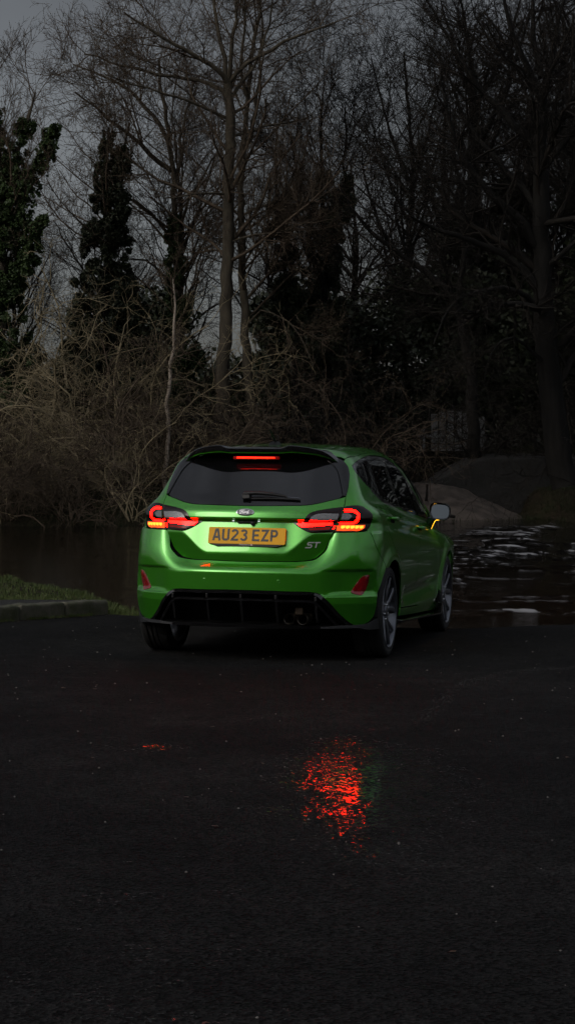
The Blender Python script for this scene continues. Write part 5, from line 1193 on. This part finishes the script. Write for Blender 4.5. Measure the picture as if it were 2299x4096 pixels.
# ---- loose grit on the asphalt
N = 240; gx = r.uniform(-2.2, 2.2, N); gy = 3.4 + 11 * r.random(N)**1.2; s = r.uniform(.0012, .0038, N) * (1 + .08 * gy); k = np.abs(gx) < .18 * gy; gx, gy, s = gx[k], gy[k], s[k]
oc = np.array([(1, 0, 0), (-1, 0, 0), (0, 1, 0), (0, -1, 0), (0, 0, .7), (0, 0, -.7)]); fo = np.array([(0, 2, 4), (2, 1, 4), (1, 3, 4), (3, 0, 4), (2, 0, 5), (1, 2, 5), (3, 1, 5), (0, 3, 5)])
base = np.c_[gx, gy, s * .5]; V = (base[:, None] + oc[None] * s[:, None, None] * r.uniform(.6, 1.3, (len(gx), 6, 1))).reshape(-1, 3); F = (np.arange(len(gx))[:, None, None] * 6 + fo[None]).reshape(-1, 3)
grit = obj('grit', V, F, mat('pale_grit', (.16, .15, .14), rough=.8)); grit.matrix_world = ROADM; tag(grit, 'pale grit scattered over the asphalt', 'gravel', kind='stuff')
# a scuffed seam of grit curving over the tarmac
tq = r.random(500); cxs = np.interp(tq, [0, .4, .7, 1], [.62, 1.02, 1.40, 1.95]) + r.normal(0, .022, 500); cys = np.interp(tq, [0, .4, .7, 1], [8.3, 10.2, 11.0, 11.35]) + r.normal(0, .05, 500); sg = r.uniform(.0015, .0045, 500)
V = (np.c_[cxs, cys, sg * .4][:, None] + oc[None] * sg[:, None, None] * r.uniform(.6, 1.3, (500, 6, 1))).reshape(-1, 3); F = (np.arange(500)[:, None, None] * 6 + fo[None]).reshape(-1, 3)
sm_ = obj('gravel', V, F, mat('grey_grit', (.035, .035, .035), rough=.9)); sm_.matrix_world = ROADM; tag(sm_, 'thin curved trail of grey grit on the asphalt', 'gravel', kind='stuff')
# fallen leaves
N = 150; lx_ = r.uniform(-2.4, 2.4, N); ly_ = 3.4 + 11.5 * r.random(N)**.8; k = np.abs(lx_) < .18 * ly_; lx_, ly_ = lx_[k], ly_[k]; u_ = r.uniform(0, 1.6, 60); kq = A + dv * u_[:, None] - nv * np.abs(r.normal(.02, .05, 60))[:, None]
V, F = leaves(r, np.c_[np.r_[lx_, kq[:, 0]], np.r_[ly_, kq[:, 1]], np.full(len(lx_) + 60, .006)], .022); V[:, 2] = .004 + np.abs(V[:, 2] - .006) * .35
lf = obj('fallen_leaves', V, F, leafmat('dead_leaf', (.022, .013, .007), (.075, .042, .018))); lf.matrix_world = ROADM; tag(lf, 'few dead brown leaves lying on the asphalt and along the kerb', 'leaves', kind='stuff')
# ---- picket fence on the far bank
M_wood = bark('weathered_wood', (.030, .028, .018), (.070, .064, .042), 9, .01)
fx0, fx1, fy = -7.2, -4.1, 36.5
pf = empty('picket_fence', (fx0, fy, gz1(fx0, fy))); tag(pf, 'low weathered picket fence on the bank under the ivy tree', 'fence')
b0 = pf.location.copy()
for z in (.16, .36): MB().box(((fx1 - fx0) / 2, .03, z - .05), (fx1 - fx0, .03, .05)).build('rail', M_wood, pf)
i = 0; x = .05
while x < fx1 - fx0:
    rr_ = random.Random(i); zz0 = gz1(fx0 + x, fy) - b0.z; w_ = .075; h_ = .46 + rr_.uniform(-.03, .03)
    MB().add([(-w_ / 2, -.012, 0), (w_ / 2, -.012, 0), (w_ / 2, -.012, h_ - .04), (0, -.012, h_), (-w_ / 2, -.012, h_ - .04), (-w_ / 2, .012, 0), (w_ / 2, .012, 0), (w_ / 2, .012, h_ - .04), (0, .012, h_), (-w_ / 2, .012, h_ - .04)], [(0, 1, 2, 3, 4), (9, 8, 7, 6, 5), (0, 5, 6, 1), (1, 6, 7, 2), (2, 7, 8, 3), (3, 8, 9, 4), (4, 9, 5, 0)])
    o = MB().add([(-w_ / 2, -.012, 0), (w_ / 2, -.012, 0), (w_ / 2, -.012, h_ - .04), (0, -.012, h_), (-w_ / 2, -.012, h_ - .04), (-w_ / 2, .012, 0), (w_ / 2, .012, 0), (w_ / 2, .012, h_ - .04), (0, .012, h_), (-w_ / 2, .012, h_ - .04)], [(0, 1, 2, 3, 4), (9, 8, 7, 6, 5), (0, 5, 6, 1), (1, 6, 7, 2), (2, 7, 8, 3), (3, 8, 9, 4), (4, 9, 5, 0)]).build('picket', M_wood, pf)
    o.location = (x, 0, min(zz0, .1) - .12); o.rotation_euler = (0, rr_.uniform(-.03, .03), 0); x += .135; i += 1
# ---- grey board fence further right
M_board = bark('grey_boards', (.08, .084, .088), (.15, .155, .16), 4, .004)
bx, by = 3.40, 44.2; bf = empty('board_fence', (bx, by, 1.50)); tag(bf, 'pale grey upright board fence on the bank, right of the roof', 'fence')
for i, (x, w_, h_) in enumerate([(0, .13, .55), (.30, .17, .93), (.50, .17, 1.0), (.70, .17, 1.02), (.90, .17, 1.0), (1.10, .17, .95), (1.29, .15, .9), (1.48, .16, .85)]):
    o = MB().box((0, 0, h_ / 2), (w_, .03, h_)).build('board', M_board, bf, bevel=.004); o.location = (x, random.uniform(-.01, .01), -.03)
MB().box((.75, .035, .35), (1.75, .04, .07)).build('rail', M_board, bf)
MB().lathe([(0, .028), (.012, .026), (.018, .012), (.018, .0005)], 12, 'Y', (.62, -.05, .36), closed=False).build('glint_disc', mat('glint_white', (.8, .85, .75), rough=.15), bf)  # added white disc, paints in a small glint on the boards
# ---- sandy shoal and sloping river wall
M_sand = mat('wet_sand', (.13, .105, .085), rough=.75, spec=.3)
g = NT(M_sand); n1 = g.noise(g.coord('Object'), 3, 6, .6); n2 = g.noise(g.coord('Object'), 40, 3); g.set(g.b, 'Base Color', g.mix(g.mr(n1, .35, .65, 0, 1), (.035, .029, .025), (.085, .070, .060))); g.set(g.b, 'Normal', g.bump(g.math('ADD', n1, g.math('MULTIPLY', n2, .3)), .5, .03))
def shoal(X, Y):
    t = (X - 1.2) / 4.1
    crest = .66 * sstep(-.05, .25, t) * sstep(1.02, .55, t); fr = sstep(36.6, 39.6, Y + .25 * (vnoise(X, Y, .9, 21) - .5))
    return -.15 + (crest + .20) * fr + (.10 * (vnoise(X, Y, 1.5, 22) - .5) + .07 * (vnoise(X, Y, 4.0, 23) - .5) + .04 * (vnoise(X, Y, 9.0, 24) - .5)) * fr - .9 * sstep(40.3, 41.2, Y) - .5 * sstep(.04, -.05, t) - .5 * sstep(.97, 1.05, t)
V, F = grid_mesh(np.linspace(1.0, 5.6, 120), np.linspace(36.0, 41.2, 110), shoal); so = obj('sand_bank', V, F, M_sand, sm=True); tag(so, 'pale wet sand bank sloping into the river behind the mirror', kind='structure')
M_wall = mat('dark_concrete', (.032, .032, .030), rough=.9)
g = NT(M_wall); n1 = g.noise(g.coord('Object'), 2.5, 6, .65); n2 = g.n('ShaderNodeTexVoronoi', {'Vector': g.coord('Object'), 'Scale': 11.0}); g.set(g.b, 'Base Color', g.mix(g.mr(n2.outputs['Distance'], .05, .12, 1, 0), g.mix(n1, (.004, .004, .0038), (.012, .0115, .0105)), (.05, .05, .045))); g.set(g.b, 'Normal', g.bump(n1, 1.0, .12))
pr = [(2.75, .40), (3.3, .72), (3.8, 1.0), (4.25, 1.22), (4.7, 1.30), (8.5, 1.30)]
V = []; 
for x, z in pr: V += [(x, 40.0, -.5), (x, 40.15, z), (x, 41.6, z + .12), (x, 41.8, -.5)]
F = [(i * 4 + j, i * 4 + (j + 1) % 4, i * 4 + 4 + (j + 1) % 4, i * 4 + 4 + j) for i in range(len(pr) - 1) for j in range(4)] + [(0, 1, 2, 3), tuple(len(V) - 4 + j for j in (3, 2, 1, 0))]
rw = MB().add(V, F).build('river_wall', M_wall, None, bevel=.03); tag(rw, 'dark lichen-spotted concrete wall ramping up behind the sand bank', 'wall')
# driftwood and a stake on the shoal
dw = MB().tube([(2.75, 37.15, .04), (3.0, 37.1, .10), (3.3, 37.1, .13), (3.55, 37.15, .09)], [.03, .05, .055, .03], 8).tube([(3.0, 37.1, .10), (2.9, 37.0, .22)], [.02, .01], 6).build('driftwood', M_bark_d, None, sm=True); tag(dw, 'short dark driftwood log at the foot of the sand bank', 'log')
st = MB().tube([(3.02, 38.4, .25), (3.05, 38.4, .50), (3.06, 38.4, .75)], [.035, .03, .025], 7).tube([(3.0, 38.4, .30), (3.10, 38.35, .36)], [.05, .03], 7).build('mooring_stake', M_bark_d, None, sm=True); tag(st, 'dark wooden stake standing in the sand bank', 'stake')

# ---- the wood on the near side, behind the viewer: it shows in the paint and glass and shades the road
r = np.random.default_rng(99); C = []
for k in range(70):
    a = R(r.uniform(100, 262)); d = r.uniform(24, 34); cx, cy = d * math.sin(a), d * math.cos(a); hh = r.uniform(3.5, 8.5)
    m = 900; q = r.normal(0, 1, (m, 3)) * np.array([1.5, 1.5, hh * .22]) + np.array([cx, cy, hh * .55 + .4]); C.append(q)
C = np.concatenate(C); C = C[C[:, 2] > .2]; V, F = leaves(r, C, .55)
wd_ = obj('woodland', V, F, M_ever); tag(wd_, 'dark wood on the near side of the river', 'wood', kind='stuff')
